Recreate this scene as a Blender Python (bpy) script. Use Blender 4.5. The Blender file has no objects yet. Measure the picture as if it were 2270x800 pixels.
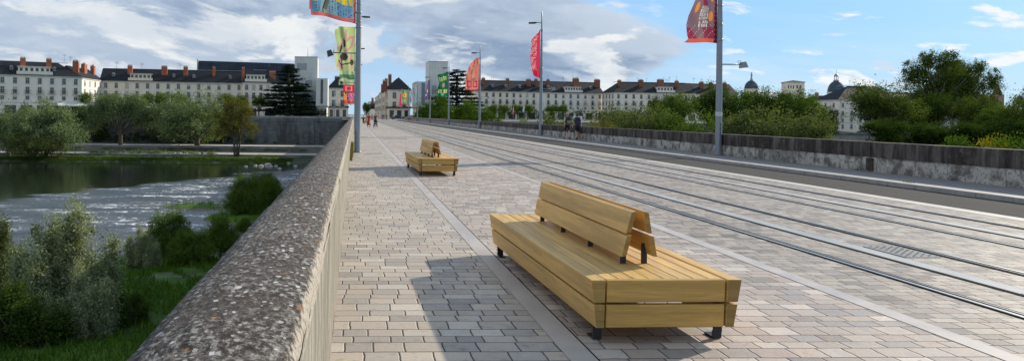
import bpy, bmesh, math, random
import numpy as np
from mathutils import Vector, Matrix, noise as mn
R=math.radians
sc=bpy.context.scene
# ------------------------------------------------------------------ camera
W0,H0=2270.0,800.0
F=1800.0; PX,PY=880.0,254.5; YAW=math.atan(95/1800.0); ROLL=0.011; HC=1.56
cd=bpy.data.cameras.new('camera'); cam=bpy.data.objects.new('camera',cd); sc.collection.objects.link(cam)
cd.sensor_width=36; cd.lens=F/W0*36; cd.clip_start=.05; cd.clip_end=20000
cd.shift_x=(W0/2-PX)/W0; cd.shift_y=-(H0/2-PY)/W0
cam.matrix_world=Matrix.Translation((0,0,HC))@Matrix.Rotation(-YAW,4,'Z')@Matrix.Rotation(R(90),4,'X')@Matrix.Rotation(ROLL,4,'Z')
sc.camera=cam
# ------------------------------------------------------------------ sun and sky
SUN_AZ=57.5; SUN_EL=25.8            # azimuth from +Y towards +X
sd=bpy.data.lights.new('sun','SUN'); sd.energy=5.0; sd.angle=R(.55); sd.color=(1,.895,.74)
so=bpy.data.objects.new('sun',sd); sc.collection.objects.link(so)
tos=Vector((math.sin(R(SUN_AZ))*math.cos(R(SUN_EL)),math.cos(R(SUN_AZ))*math.cos(R(SUN_EL)),math.sin(R(SUN_EL))))
so.rotation_euler=tos.to_track_quat('Z','Y').to_euler()
sc.view_settings.view_transform='Standard'; sc.view_settings.look='None'; sc.view_settings.exposure=0.12; sc.view_settings.gamma=1
sc.view_settings.use_curve_mapping=False
wd=bpy.data.worlds.new('World'); sc.world=wd; wd.use_nodes=True

class NT:
    def __init__(s,t): s.t=t; s.t.nodes.clear()
    def n(s,ty,**k):
        nd=s.t.nodes.new(ty)
        for a,b in k.items(): setattr(nd,a,b)
        return nd
    def link(s,a,b): s.t.links.new(a,b)
    def put(s,sock,v):
        if v is None: return
        if isinstance(v,bpy.types.NodeSocket): s.link(v,sock)
        else:
            try: sock.default_value=v
            except Exception:
                sock.default_value=(*v,1) if len(v)==3 else v
    def m(s,op,a,b=None,c=None,clamp=False):
        nd=s.n('ShaderNodeMath',operation=op); nd.use_clamp=clamp
        for i,v in enumerate((a,b,c)): s.put(nd.inputs[i],v)
        return nd.outputs[0]
    def vm(s,op,a,b=None,scale=None):
        nd=s.n('ShaderNodeVectorMath',operation=op)
        s.put(nd.inputs[0],a)
        if b is not None: s.put(nd.inputs[1],b)
        if scale is not None: s.put(nd.inputs['Scale'],scale)
        return nd.outputs[0]
    def sep(s,v):
        nd=s.n('ShaderNodeSeparateXYZ'); s.link(v,nd.inputs[0]); return nd.outputs
    def comb(s,x=0,y=0,z=0):
        nd=s.n('ShaderNodeCombineXYZ')
        for i,v in enumerate((x,y,z)): s.put(nd.inputs[i],v)
        return nd.outputs[0]
    def noise(s,vec,scale=1,detail=4,rough=.55,dim='3D',dist=0,w=None):
        nd=s.n('ShaderNodeTexNoise',noise_dimensions=dim)
        if vec is not None and dim!='1D': s.link(vec,nd.inputs['Vector'])
        if w is not None: s.put(nd.inputs['W'],w)
        nd.inputs['Scale'].default_value=scale; nd.inputs['Detail'].default_value=detail
        nd.inputs['Roughness'].default_value=rough; nd.inputs['Distortion'].default_value=dist
        return nd.outputs[0]
    def ss(s,v,a,b,lo=0,hi=1):
        nd=s.n('ShaderNodeMapRange',interpolation_type='SMOOTHSTEP')
        s.put(nd.inputs[0],v); s.put(nd.inputs[1],a); s.put(nd.inputs[2],b); s.put(nd.inputs[3],lo); s.put(nd.inputs[4],hi)
        return nd.outputs[0]
    def mix(s,f,a,b,bt='MIX'):
        nd=s.n('ShaderNodeMix',data_type='RGBA',blend_type=bt)
        s.put(nd.inputs[0],f); s.put(nd.inputs[6],a); s.put(nd.inputs[7],b)
        return nd.outputs[2]
    def ramp(s,v,stops,interp='LINEAR'):
        nd=s.n('ShaderNodeValToRGB'); nd.color_ramp.interpolation=interp
        e=nd.color_ramp.elements
        while len(e)<len(stops): e.new(.5)
        for i,(p,c) in enumerate(stops): e[i].position=p; e[i].color=(*c,1)
        s.put(nd.inputs[0],v); return nd.outputs[0]
    def mapping(s,v,scale=(1,1,1),rot=(0,0,0),loc=(0,0,0)):
        nd=s.n('ShaderNodeMapping'); s.link(v,nd.inputs[0])
        nd.inputs['Scale'].default_value=scale; nd.inputs['Rotation'].default_value=rot; nd.inputs['Location'].default_value=loc
        return nd.outputs[0]
    def bump(s,h,strength=.5,dist=.01,normal=None):
        nd=s.n('ShaderNodeBump'); s.put(nd.inputs['Height'],h); nd.inputs['Strength'].default_value=strength; nd.inputs['Distance'].default_value=dist
        if normal is not None: s.link(normal,nd.inputs['Normal'])
        return nd.outputs[0]

def build_sky():
    t=NT(wd.node_tree)
    out=t.n('ShaderNodeOutputWorld'); bg=t.n('ShaderNodeBackground'); bg.inputs[1].default_value=.10
    sky=t.n('ShaderNodeTexSky',sky_type='NISHITA'); sky.sun_disc=False
    sky.sun_elevation=R(SUN_EL); sky.sun_rotation=R(SUN_AZ); sky.air_density=1.0; sky.dust_density=.6; sky.ozone_density=2.2; sky.altitude=50
    tc=t.n('ShaderNodeTexCoord'); d=tc.outputs['Generated']
    x,y,z=t.sep(d)
    zz=t.m('MAXIMUM',z,0.0)
    az=t.m('ARCTAN2',x,y)                                    # 0 ahead, + to the right
    el=t.m('POWER',t.m('ADD',zz,.015),.72)
    right=t.ss(az,.26,.54)                                    # clouds thin out to the right
    # layer 1: broad grey-blue banks, lying on a slight slant
    def bank(ox,oy,sc,det,ro,dist=.25):
        q=t.comb(t.m('ADD',t.m('MULTIPLY',az,2.6*sc),ox),t.m('ADD',t.m('MULTIPLY',t.m('ADD',el,t.m('MULTIPLY',az,.13)),5.6*sc),oy),1.7)
        return t.noise(q,1.0,det,ro,dist=dist)
    b1=bank(0,0,1.0,9,.56); b1s=bank(.10,.17,1.0,9,.56)
    dens=t.m('SUBTRACT',b1,t.m('ADD',.405,t.m('MULTIPLY',right,.40)))
    a=t.ss(dens,.01,.09)
    thick=t.ss(dens,.03,.19)
    lit=t.ss(t.m('SUBTRACT',b1,b1s),-.03,.09)
    sheet=t.mix(thick,(5.8,6.7,7.9),(2.3,3.1,4.5))
    sheet=t.mix(t.m('MULTIPLY',lit,.55),sheet,(7.4,8.0,8.6))
    b2=bank(5.3,2.1,3.1,8,.60); sheet=t.mix(t.ss(b2,.40,.66,0,.6),sheet,(4.9,5.7,6.8)); sheet=t.mix(t.ss(b2,.60,.40,0,.35),sheet,(2.1,2.9,4.3))
    # layer 2: cumulus heads low in the sky with bright rims
    p1=bank(9.1,7.7,2.1,9,.57,.35); p1s=bank(9.26,7.98,2.1,9,.57,.35)
    thr=t.m('ADD',.515,t.m('ADD',t.ss(zz,.04,.20,-.03,.07),t.m('MULTIPLY',right,.055)))
    d2=t.m('SUBTRACT',p1,thr)
    a2=t.m('MULTIPLY',t.ss(d2,0,.06),t.ss(zz,.0,.012))
    lit2=t.ss(t.m('SUBTRACT',p1,p1s),-.05,.06)
    cumul=t.mix(lit2,(4.0,4.9,6.2),(8.3,8.5,8.5)); cumul=t.mix(t.ss(b2,.40,.62,.55,0),cumul,(5.0,5.8,6.9))
    # small scattered puffs on the clear side
    p2=bank(14.3,3.2,5.2,7,.55,.3); a3=t.m('MULTIPLY',t.m('MULTIPLY',t.ss(p2,.555,.64),right),.9)
    base=t.mix(1.0,sky.outputs[0],(.62,.90,1.18),'MULTIPLY')
    base=t.mix(t.ss(zz,.0,.40,.72,.25),base,(3.0,5.7,9.2))
    base=t.mix(t.ss(zz,.0,.10,.55,0),base,(6.2,7.9,9.2))
    base=t.mix(t.m('MULTIPLY',t.ss(az,.10,.45,1,.25),.45),base,(4.4,5.9,7.8))
    ci=t.noise(t.comb(t.m('MULTIPLY',az,3.0),t.m('MULTIPLY',t.m('ADD',el,t.m('MULTIPLY',az,.2)),14.0),0.0),1,6,.6)
    base=t.mix(t.ss(ci,.48,.8,0,.45),base,(7.6,8.4,9.2))
    c=t.mix(t.m('MULTIPLY',a,.93),base,sheet)
    c=t.mix(t.m('MULTIPLY',a2,.93),c,cumul)
    c=t.mix(a3,c,(8.8,9.0,9.1))
    # added fill: whole sky behind the camera brightened and warmed to lift shaded faces
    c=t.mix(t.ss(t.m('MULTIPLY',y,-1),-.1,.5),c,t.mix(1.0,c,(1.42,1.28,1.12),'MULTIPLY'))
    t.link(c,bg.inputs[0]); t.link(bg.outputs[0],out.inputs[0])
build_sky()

# ------------------------------------------------------------------ pixel <-> world helpers (photo measurements)
_F=Vector((math.sin(YAW),math.cos(YAW),0)); _R=Vector((math.cos(YAW),-math.sin(YAW),0)); _U=Vector((0,0,1)); CAM=Vector((0,0,HC))
def ray(px,py):
    u,v=px-PX,py-PY
    u,v=u*math.cos(ROLL)+v*math.sin(ROLL),-u*math.sin(ROLL)+v*math.cos(ROLL)
    return _F+_R*(u/F)-_U*(v/F)
def at(px,py,D): return CAM+ray(px,py)*D               # D = depth along the viewing axis
def onz(px,py,z):
    r=ray(px,py); return CAM+r*((z-HC)/r.z)
def X(px,D,py=254): return at(px,py,D)

# ------------------------------------------------------------------ mesh helpers
COL=sc.collection
def link(o,parent=None):
    COL.objects.link(o)
    if parent: o.parent=parent
    return o
def props(o,label=None,cat=None,group=None,kind=None):
    if label: o['label']=label
    if cat: o['category']=cat
    if group: o['group']=group
    if kind: o['kind']=kind
    return o
def empty(name,label,cat,loc=(0,0,0),rz=0,group=None,s=1):
    o=bpy.data.objects.new(name,None); o.empty_display_size=.2; COL.objects.link(o)
    o.location=loc; o.rotation_euler=(0,0,rz); o.scale=(s,s,s) if not hasattr(s,'__len__') else s
    return props(o,label,cat,group)
class MB:
    def __init__(s): s.v=[]; s.f=[]; s.mi=[]; s.sm=[]
    def add(s,vs,fs,mi=0,smooth=False):
        b=len(s.v); s.v+= [tuple(v) for v in vs]; s.f+=[tuple(i+b for i in f) for f in fs]
        s.mi+=[mi]*len(fs); s.sm+=[smooth]*len(fs); return s
    def box(s,c,d,mi=0,M=None,taper=1):
        cx,cy,cz=c; dx,dy,dz=[q/2 for q in d]
        vs=[]
        for z in (-1,1):
            k=taper if z>0 else 1
            for x,y in ((-1,-1),(1,-1),(1,1),(-1,1)): vs.append(Vector((cx+x*dx*k,cy+y*dy*k,cz+z*dz)))
        if M: vs=[M@v for v in vs]
        return s.add(vs,[(3,2,1,0),(4,5,6,7),(0,1,5,4),(1,2,6,5),(2,3,7,6),(3,0,4,7)],mi)
    def prism(s,poly,axis,a,b,mi=0):      # poly: 2D points, extruded along axis from a to b
        def P(p,t):
            return {'x':(t,p[0],p[1]),'y':(p[0],t,p[1]),'z':(p[0],p[1],t)}[axis]
        n=len(poly); vs=[P(p,a) for p in poly]+[P(p,b) for p in poly]
        fs=[tuple(range(n))[::-1],tuple(range(n,2*n))]+[(i,(i+1)%n,n+(i+1)%n,n+i) for i in range(n)]
        return s.add(vs,fs,mi)
    def tube(s,pts,rad,n=8,mi=0,cap=True,smooth=True):
        pts=[Vector(p) for p in pts]; 
        if not hasattr(rad,'__len__'): rad=[rad]*len(pts)
        vs=[]; fs=[]
        for i,p in enumerate(pts):
            t=(pts[min(i+1,len(pts)-1)]-pts[max(i-1,0)]).normalized()
            a=t.cross(Vector((0,1,0)) if abs(t.y)<.8 else Vector((1,0,0))).normalized(); b=t.cross(a)
            for k in range(n):
                an=2*math.pi*k/n; vs.append(p+(a*math.cos(an)+b*math.sin(an))*rad[i])
        for i in range(len(pts)-1):
            for k in range(n):
                fs.append((i*n+k,i*n+(k+1)%n,(i+1)*n+(k+1)%n,(i+1)*n+k))
        s.add(vs,fs,mi,smooth)
        if cap:
            b=len(s.v)-len(vs)
            s.f+=[tuple(b+k for k in range(n))[::-1],tuple(b+(len(pts)-1)*n+k for k in range(n))]; s.mi+=[mi]*2; s.sm+=[False]*2
        return s
    def lathe(s,prof,c=(0,0,0),n=24,mi=0,smooth=True):
        vs=[];fs=[]
        for r,z in prof:
            for k in range(n):
                an=2*math.pi*k/n; vs.append((c[0]+r*math.cos(an),c[1]+r*math.sin(an),c[2]+z))
        for i in range(len(prof)-1):
            for k in range(n): fs.append((i*n+k,i*n+(k+1)%n,(i+1)*n+(k+1)%n,(i+1)*n+k))
        return s.add(vs,fs,mi,smooth)
    def mesh(s,name,mats):
        me=bpy.data.meshes.new(name); me.from_pydata(s.v,[],s.f)
        for m in (mats if isinstance(mats,(list,tuple)) else [mats]): me.materials.append(m)
        me.polygons.foreach_set('material_index',s.mi); me.polygons.foreach_set('use_smooth',s.sm); 
        bm=bmesh.new(); bm.from_mesh(me); bmesh.ops.recalc_face_normals(bm,faces=bm.faces); bm.to_mesh(me); bm.free()
        me.update(); return me
    def build(s,name,mats,parent=None,bevel=0):
        me=s.mesh(name,mats); o=bpy.data.objects.new(name,me); link(o,parent)
        if bevel:
            b=o.modifiers.new('bevel','BEVEL'); b.width=bevel; b.segments=2; b.limit_method='ANGLE'; b.angle_limit=R(40)
        return o
def copy_tree(o,parent=None):
    c=o.copy(); COL.objects.link(c)
    if parent: c.parent=parent
    for ch in list(o.children): copy_tree(ch,c)
    return c

# ------------------------------------------------------------------ materials
MATS={}
def newmat(name):
    m=bpy.data.materials.new(name); m.use_nodes=True; MATS[name]=m; return m,NT(m.node_tree)
def finish(t,col,rough=.6,normal=None,metal=0,spec=.5,extra=None):
    b=t.n('ShaderNodeBsdfPrincipled'); o=t.n('ShaderNodeOutputMaterial')
    t.put(b.inputs['Base Color'],col); t.put(b.inputs['Roughness'],rough); t.put(b.inputs['Metallic'],metal)
    b.inputs['Specular IOR Level'].default_value=spec
    if normal is not None: t.link(normal,b.inputs['Normal'])
    t.link(b.outputs[0],o.inputs[0]); return b
def simple(name,col,rough=.6,var=.25,scale=3,bump=.2,bd=.01,metal=0,spec=.5,streak=None,obj=True):
    m,t=newmat(name); tc=t.n('ShaderNodeTexCoord').outputs['Object' if obj else 'Generated']
    v=t.mapping(tc,streak or (1,1,1))
    n=t.noise(v,scale,6,.6); n2=t.noise(tc,scale*7,4,.6)
    f=t.m('ADD',t.m('MULTIPLY',n,.7),t.m('MULTIPLY',n2,.3))
    c=t.mix(t.ss(f,.3,.7),[k*(1-var) for k in col],[min(1,k*(1+var)) for k in col])
    rr=t.ss(n,.3,.7,max(0,rough-.1),min(1,rough+.1))
    finish(t,c,rr,t.bump(f,bump,bd) if bump else None,metal,spec); return m

def paver_mat(name,rh,ln,cols,seed=0,joint=(.035,.03,.026),rough=.5,rnd=.6):
    m,t=newmat(name); tc=t.n('ShaderNodeTexCoord').outputs['Object']
    wn=t.n('ShaderNodeTexNoise'); t.link(tc,wn.inputs['Vector']); wn.inputs['Scale'].default_value=7; wn.inputs['Detail'].default_value=3
    w=t.vm('SCALE',t.vm('SUBTRACT',wn.outputs['Color'],(.5,.5,.5)),scale=.022)
    x,y,z=t.sep(t.vm('ADD',tc,w))
    yr=t.m('DIVIDE',y,rh); yr=t.m('ADD',yr,t.m('MULTIPLY',t.m('SINE',t.m('MULTIPLY',yr,1.9)),.13))
    row=t.m('FLOOR',yr); fr=t.m('FRACT',yr)
    wr=t.n('ShaderNodeTexWhiteNoise',noise_dimensions='1D'); t.link(t.m('ADD',row,seed+.5),wr.inputs['W'])
    W=t.m('ADD',t.m('DIVIDE',x,ln),t.m('ADD',t.m('MULTIPLY',row,171.37),t.m('MULTIPLY',wr.outputs[0],31.7)))
    ve=t.n('ShaderNodeTexVoronoi',voronoi_dimensions='1D',feature='DISTANCE_TO_EDGE'); t.link(W,ve.inputs['W']); ve.inputs['Scale'].default_value=1; ve.inputs['Randomness'].default_value=rnd
    vc=t.n('ShaderNodeTexVoronoi',voronoi_dimensions='1D',feature='F1'); t.link(W,vc.inputs['W']); vc.inputs['Scale'].default_value=1; vc.inputs['Randomness'].default_value=rnd
    dx=t.m('MULTIPLY',ve.outputs['Distance'],ln); dy=t.m('MULTIPLY',t.m('MINIMUM',fr,t.m('SUBTRACT',1,fr)),rh)
    md=t.m('MINIMUM',dx,dy)
    cr,cg,cb=t.sep(vc.outputs['Color'])
    pal=t.ramp(cr,[(i/(len(cols)-1)*.999,c) for i,c in enumerate(cols)])
    fine=t.noise(tc,45,5,.65); med=t.noise(tc,9,5,.6); big=t.noise(tc,.35,4,.6)
    pal=t.mix(t.ss(cg,.0,1,.0,.6),pal,t.mix(1,pal,(.80,.80,.82),'MULTIPLY'))
    pal=t.mix(t.ss(fine,.35,.7,.0,.5),pal,t.mix(1,pal,(.72,.70,.68),'MULTIPLY'))
    pal=t.mix(t.ss(med,.56,.68,0,.55),pal,t.mix(1,pal,(.62,.59,.56),'MULTIPLY'))
    st2=t.noise(tc,1.4,5,.7); pal=t.mix(t.ss(st2,.58,.72,0,.55),pal,t.mix(1,pal,(.66,.63,.60),'MULTIPLY'))
    pal=t.mix(t.ss(big,.3,.75,0,.6),pal,t.mix(1,pal,(.82,.81,.82),'MULTIPLY'))
    spot=t.n('ShaderNodeTexVoronoi',feature='F1'); t.link(tc,spot.inputs['Vector']); spot.inputs['Scale'].default_value=3.1
    pal=t.mix(t.ss(spot.outputs['Distance'],.03,.045,.8,0),pal,(.05,.045,.04))
    mask=t.ss(md,.0022,.0062)
    dirt=t.ss(med,.3,.65)
    c=t.mix(mask,t.mix(dirt,joint,[k*2.0 for k in joint]),pal)
    hgt=t.m('ADD',t.m('MULTIPLY',t.ss(md,.0,.010),1.0),t.m('ADD',t.m('MULTIPLY',fine,.16),t.m('MULTIPLY',t.m('ADD',med,t.m('MULTIPLY',cb,.6)),.35)))
    rr=t.ss(med,.3,.7,rough-.08,rough+.16)
    rr=t.m('ADD',rr,t.ss(mask,0,1,.35,0),clamp=True)
    finish(t,c,rr,t.bump(hgt,.75,.010),spec=.42); return m
PAVL=paver_mat('paver_walk',.191,.235,[(.47,.405,.325),(.57,.495,.40),(.36,.32,.275),(.62,.565,.48),(.53,.44,.345),(.43,.39,.345)])
PAVR=paver_mat('paver_road',.185,.225,[(.45,.375,.31),(.57,.485,.40),(.30,.25,.205),(.68,.60,.51),(.50,.395,.325),(.36,.325,.295),(.60,.50,.42)],seed=9)
PAVT=paver_mat('paver_track',.155,.20,[(.33,.28,.235),(.52,.455,.37),(.21,.175,.145),(.45,.385,.30),(.36,.285,.23)],seed=23)

def asphalt():
    m,t=newmat('asphalt'); tc=t.n('ShaderNodeTexCoord').outputs['Object']
    a=t.noise(tc,90,3,.7); b=t.noise(tc,1.2,5,.6); st=t.noise(t.mapping(tc,(2.2,.05,1)),1,4,.6)
    c=t.mix(t.ss(a,.35,.7),(.040,.039,.038),(.105,.103,.099))
    c=t.mix(t.ss(b,.35,.7,0,.45),c,(.055,.054,.053)); c=t.mix(t.ss(st,.45,.7,0,.3),c,(.095,.093,.09))
    finish(t,c,.95,t.bump(a,.5,.006),spec=.08); return m
ASPH=asphalt()
STRIP=simple('strip_stone',(.43,.39,.36),.5,.13,2.2,.25,.004,streak=(1,.6,1))
SIDEW=simple('sidewalk_asphalt',(.22,.205,.195),.75,.18,14,.4,.005)
KERB=simple('kerb_stone',(.36,.335,.31),.6,.2,5,.3,.006)
STEEL=simple('rail_steel',(.46,.455,.44),.42,.15,6,.05,.002,metal=.75,streak=(1,.05,1))
RUBBER=simple('rail_rubber',(.016,.016,.017),.95,.2,8,.2,.003,spec=.06)
APS=simple('power_strip',(.33,.34,.345),.6,.18,3,.1,.002,metal=.0,streak=(1,.25,1))
POLE=simple('pole_paint',(.23,.26,.31),.42,.10,2.5,.05,.002,metal=.35,streak=(3,3,.3))
LAMPB=simple('lamp_housing',(.045,.05,.06),.45,.15,5,0,metal=.3)
LAMPG=simple('lamp_grey',(.26,.27,.29),.4,.1,5,0,metal=.4)
LENS=simple('lamp_glass',(.55,.55,.52),.15,.05,5,0)
BLK=simple('black_steel',(.018,.02,.026),.38,.2,6,.05,.002,metal=.2)

def wood(name,base,seed,axis):
    m,t=newmat(name); tc=t.n('ShaderNodeTexCoord').outputs['Object']
    oi=t.n('ShaderNodeObjectInfo')
    sc_={'y':(9,.45,9),'x':(.45,9,9)}[axis]
    at_=t.n('ShaderNodeAttribute',attribute_name='plank'); 
    off=t.comb(t.m('MULTIPLY',at_.outputs['Fac'],17.3),t.m('MULTIPLY',at_.outputs['Fac'],5.1),t.m('MULTIPLY',at_.outputs['Fac'],9.9))
    p=t.vm('ADD',t.mapping(tc,sc_),off)
    w=t.noise(p,1.6,3,.5); g=t.noise(p,9,6,.65,dist=.4); big=t.noise(tc,1.6,3,.5)
    kn=t.noise(t.vm('ADD',t.mapping(tc,tuple(k*.3 for k in sc_)),off),3,3,.6)
    f=t.m('ADD',t.m('MULTIPLY',w,.55),t.m('MULTIPLY',g,.45))
    c=t.mix(t.ss(f,.36,.66),[k*.66 for k in base],[k*1.12 for k in base])
    c=t.mix(t.ss(at_.outputs['Fac'],0,1,0,.55),c,t.mix(1,c,(.82,.76,.66),'MULTIPLY'))
    c=t.mix(t.ss(kn,.60,.74,0,.5),c,(base[0]*.62,base[1]*.5,base[2]*.4))
    c=t.mix(t.ss(big,.5,.8,0,.28),c,(base[0]*.75,base[1]*.72,base[2]*.6))
    finish(t,c,t.ss(g,.3,.7,.42,.6),t.bump(g,.25,.002),spec=.4); return m
WOODY=wood('wood_lengthwise',(.72,.46,.155),0,'y'); WOODX=wood('wood_crosswise',(.62,.39,.115),3,'x'); ENDG=wood('wood_end_grain',(.37,.235,.075),5,'x')

def coping_mat():
    m,t=newmat('lichened_coping'); tc=t.n('ShaderNodeTexCoord').outputs['Object']
    a=t.noise(t.mapping(tc,(52,27,40)),1,7,.72); b=t.noise(tc,3.2,6,.6); c_=t.noise(tc,70,4,.7); e=t.noise(tc,.8,3,.5)
    base=t.ramp(a,[(.38,(.024,.018,.015)),(.475,(.050,.040,.034)),(.53,(.12,.108,.096)),(.62,(.33,.32,.295))])
    base=t.mix(t.ss(b,.42,.62,.0,.62),base,(.060,.044,.034))
    base=t.mix(t.ss(c_,.56,.72,0,.8),base,(.36,.34,.31))
    def spots(scale,rad,cov,seed,col,base):
        v=t.n('ShaderNodeTexVoronoi',feature='F1'); t.link(t.mapping(tc,(1,.62,1),loc=(seed,seed*2,0)),v.inputs['Vector']); v.inputs['Scale'].default_value=scale
        cr=t.sep(v.outputs['Color'])[0]
        d=t.m('ADD',v.outputs['Distance'],t.m('MULTIPLY',t.m('SUBTRACT',c_,.5),.55))
        r=t.m('MULTIPLY',t.m('SUBTRACT',cr,cov),rad/(1-cov))
        k=t.m('MULTIPLY',t.ss(t.m('SUBTRACT',r,d),0,.03),.95)
        return t.mix(k,base,col)
    base=spots(46,.42,.40,1.3,(.36,.345,.32),base)
    base=spots(27,.32,.60,4.1,(.54,.54,.52),base)
    base=spots(14,.20,.80,7.7,(.68,.69,.68),base)
    base=spots(19,.26,.86,11.0,(.42,.21,.05),base)
    base=spots(26,.36,.80,15.0,(.26,.13,.05),base)
    # bed of pale stone showing at the inner arris
    x,y,z=t.sep(tc)
    edge=t.m('MULTIPLY',t.ss(t.m('ADD',x,t.m('MULTIPLY',t.m('SUBTRACT',a,.5),.06)),-.155,-.140),t.ss(a,.3,.55,.2,1))
    base=t.mix(edge,base,(.40,.36,.30))
    h=t.m('ADD',t.m('MULTIPLY',a,.7),t.m('MULTIPLY',c_,.5))
    finish(t,base,.88,t.bump(h,.9,.010,t.bump(b,.35,.05)),spec=.25); return m
COPL=coping_mat()
def face_mat():
    m,t=newmat('parapet_face'); tc=t.n('ShaderNodeTexCoord').outputs['Object']
    s=t.noise(t.mapping(tc,(1,1.3,.22)),14,6,.7); g=t.noise(tc,55,5,.7); v=t.noise(t.mapping(tc,(1,3.2,.25)),2.2,5,.6)
    c=t.mix(t.ss(s,.3,.7),(.20,.185,.15),(.38,.355,.295)); c=t.mix(t.ss(g,.5,.72,0,.6),c,(.24,.215,.16)); c=t.mix(t.ss(v,.46,.62,0,.7),c,(.16,.15,.12)); vs_=t.noise(t.mapping(tc,(1,9,.35)),1,5,.65); c=t.mix(t.ss(vs_,.50,.62,0,.55),c,(.13,.12,.10))
    finish(t,c,.85,t.bump(t.m('ADD',s,t.m('MULTIPLY',g,.6)),.8,.012),spec=.25); return m
FACEL=face_mat()
def wall_dark():
    m,t=newmat('sooty_stone'); tc=t.n('ShaderNodeTexCoord').outputs['Object']
    x,y,z=t.sep(tc)
    v=t.noise(t.mapping(tc,(1,1.9,.28)),1.6,6,.65); n=t.noise(tc,4,6,.65); g=t.noise(tc,30,4,.65)
    c=t.mix(t.ss(v,.40,.70),(.042,.033,.029),(.155,.135,.12)); c=t.mix(t.ss(n,.52,.72,0,.5),c,(.20,.185,.165)); c=t.mix(t.ss(g,.68,.74,0,.9),c,(.46,.45,.42))
    st=t.noise(t.mapping(tc,(1,5.5,.12)),1,4,.7)
    c=t.mix(t.ss(st,.62,.74,0,.55),c,(.30,.28,.26))
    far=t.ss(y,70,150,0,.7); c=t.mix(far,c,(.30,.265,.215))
    finish(t,c,.9,t.bump(t.m('ADD',n,g),.7,.012),spec=.2); return m
WDARK=wall_dark()
def wall_crust():
    m,t=newmat('crusted_stone'); tc=t.n('ShaderNodeTexCoord').outputs['Object']; x,y,z=t.sep(tc)
    n=t.noise(tc,2.4,7,.68); g=t.noise(tc,14,5,.7); b=t.noise(t.mapping(tc,(1,.55,1)),.75,4,.55)
    c=t.mix(t.ss(n,.40,.56),(.18,.16,.14),(.52,.49,.44)); c=t.mix(t.ss(g,.50,.66,0,.85),c,(.085,.072,.064))
    c=t.mix(t.ss(b,.50,.66,0,.75),c,t.mix(t.ss(g,.4,.6),(.07,.06,.05),(.30,.28,.25)))
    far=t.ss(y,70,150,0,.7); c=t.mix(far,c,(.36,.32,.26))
    finish(t,c,.9,t.bump(t.m('ADD',n,t.m('MULTIPLY',g,.7)),1.0,.03),spec=.2); return m
WCRUST=wall_crust()
# ------------------------------------------------------------------ terrain
WATER=-9.75
def hmap(x,y):
    """ground height (numpy arrays)"""
    def sstep(v,a,b): 
        k=np.clip((v-a)/(b-a),0,1); return k*k*(3-2*k)
    n=.35*np.sin(x*.13+1.3)*np.cos(y*.11)+.25*np.sin(x*.37+y*.21)+.12*np.sin(x*.9-y*.7)
    shore=72+6*np.sin(x*.06+.5)+3*np.sin(x*.19)
    near=-8.9+.6*n-(1-sstep(shore-y,0,16))*1.1
    bed=-11.0+.3*n
    z=np.where(y<shore,near,near*0+bed)
    z=near*(1-sstep(y,shore-1,shore+5))+bed*sstep(y,shore-1,shore+5)
    def isl(cx,cy,rx,ry,h):
        d=((x-cx)/rx)**2+((y-cy)/ry)**2
        return bed+(h-bed)*np.exp(-d*d)
    for a in ((-17.5,98,7.5,3.4,-9.35),(-10,88,7,6,-8.9),(-26,104,5,1.6,-9.7),(-14,128,4,1.8,-9.62),(-22,118,2.5,1.2,-9.72),
              (58,150,34,14,-8.6),(95,150,36,14,-8.4),(40,120,16,10,-8.8),(104,118,30,10,-8.6),(64,170,30,16,-8.6),(150,170,60,22,-8.6)):
        z=np.maximum(z,isl(*a))
    bank=-10.6+1.5*sstep(y,180,188)+.25*n*sstep(y,184,190)
    bank=np.where(y>200.5,-8.8,bank); bank=np.where(y>221.5,-7.7,bank)
    z=np.where(y>178,np.maximum(z,bank),z)
    drop=-3.4*sstep(x,110,175)
    city=-.05+drop
    q=np.where(x>17,232,251.5)
    z=np.where(y>q,city,z)
    return z
def grid(xs,ys):
    Xg,Yg=np.meshgrid(xs,ys); Z=hmap(Xg,Yg)
    vs=np.stack([Xg.ravel(),Yg.ravel(),Z.ravel()],1); nx,ny=len(xs),len(ys)
    i=np.arange(ny-1)[:,None]*nx+np.arange(nx-1)[None,:]; i=i.ravel()
    return vs,np.stack([i,i+1,i+1+nx,i+nx],1)
def npmesh(name,vs,fs,mats,smooth=False,attrs=None):
    me=bpy.data.meshes.new(name); n=len(vs); k=fs.shape[1]
    me.vertices.add(n); me.vertices.foreach_set('co',np.asarray(vs,dtype=np.float32).ravel())
    me.loops.add(len(fs)*k); me.loops.foreach_set('vertex_index',fs.astype(np.int32).ravel())
    me.polygons.add(len(fs)); me.polygons.foreach_set('loop_start',np.arange(0,len(fs)*k,k,dtype=np.int32))
    me.update(calc_edges=True)
    if smooth: me.polygons.foreach_set('use_smooth',np.ones(len(fs),dtype=bool))
    for m in (mats if isinstance(mats,(list,tuple)) else [mats]): me.materials.append(m)
    for a,val in (attrs or {}).items():
        val=np.asarray(val,dtype=np.float32)
        if val.ndim==1: at_=me.attributes.new(a,'FLOAT','POINT'); at_.data.foreach_set('value',val)
        else:
            at_=me.attributes.new(a,'FLOAT_COLOR','POINT'); at_.data.foreach_set('color',val.ravel())
    return me
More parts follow.
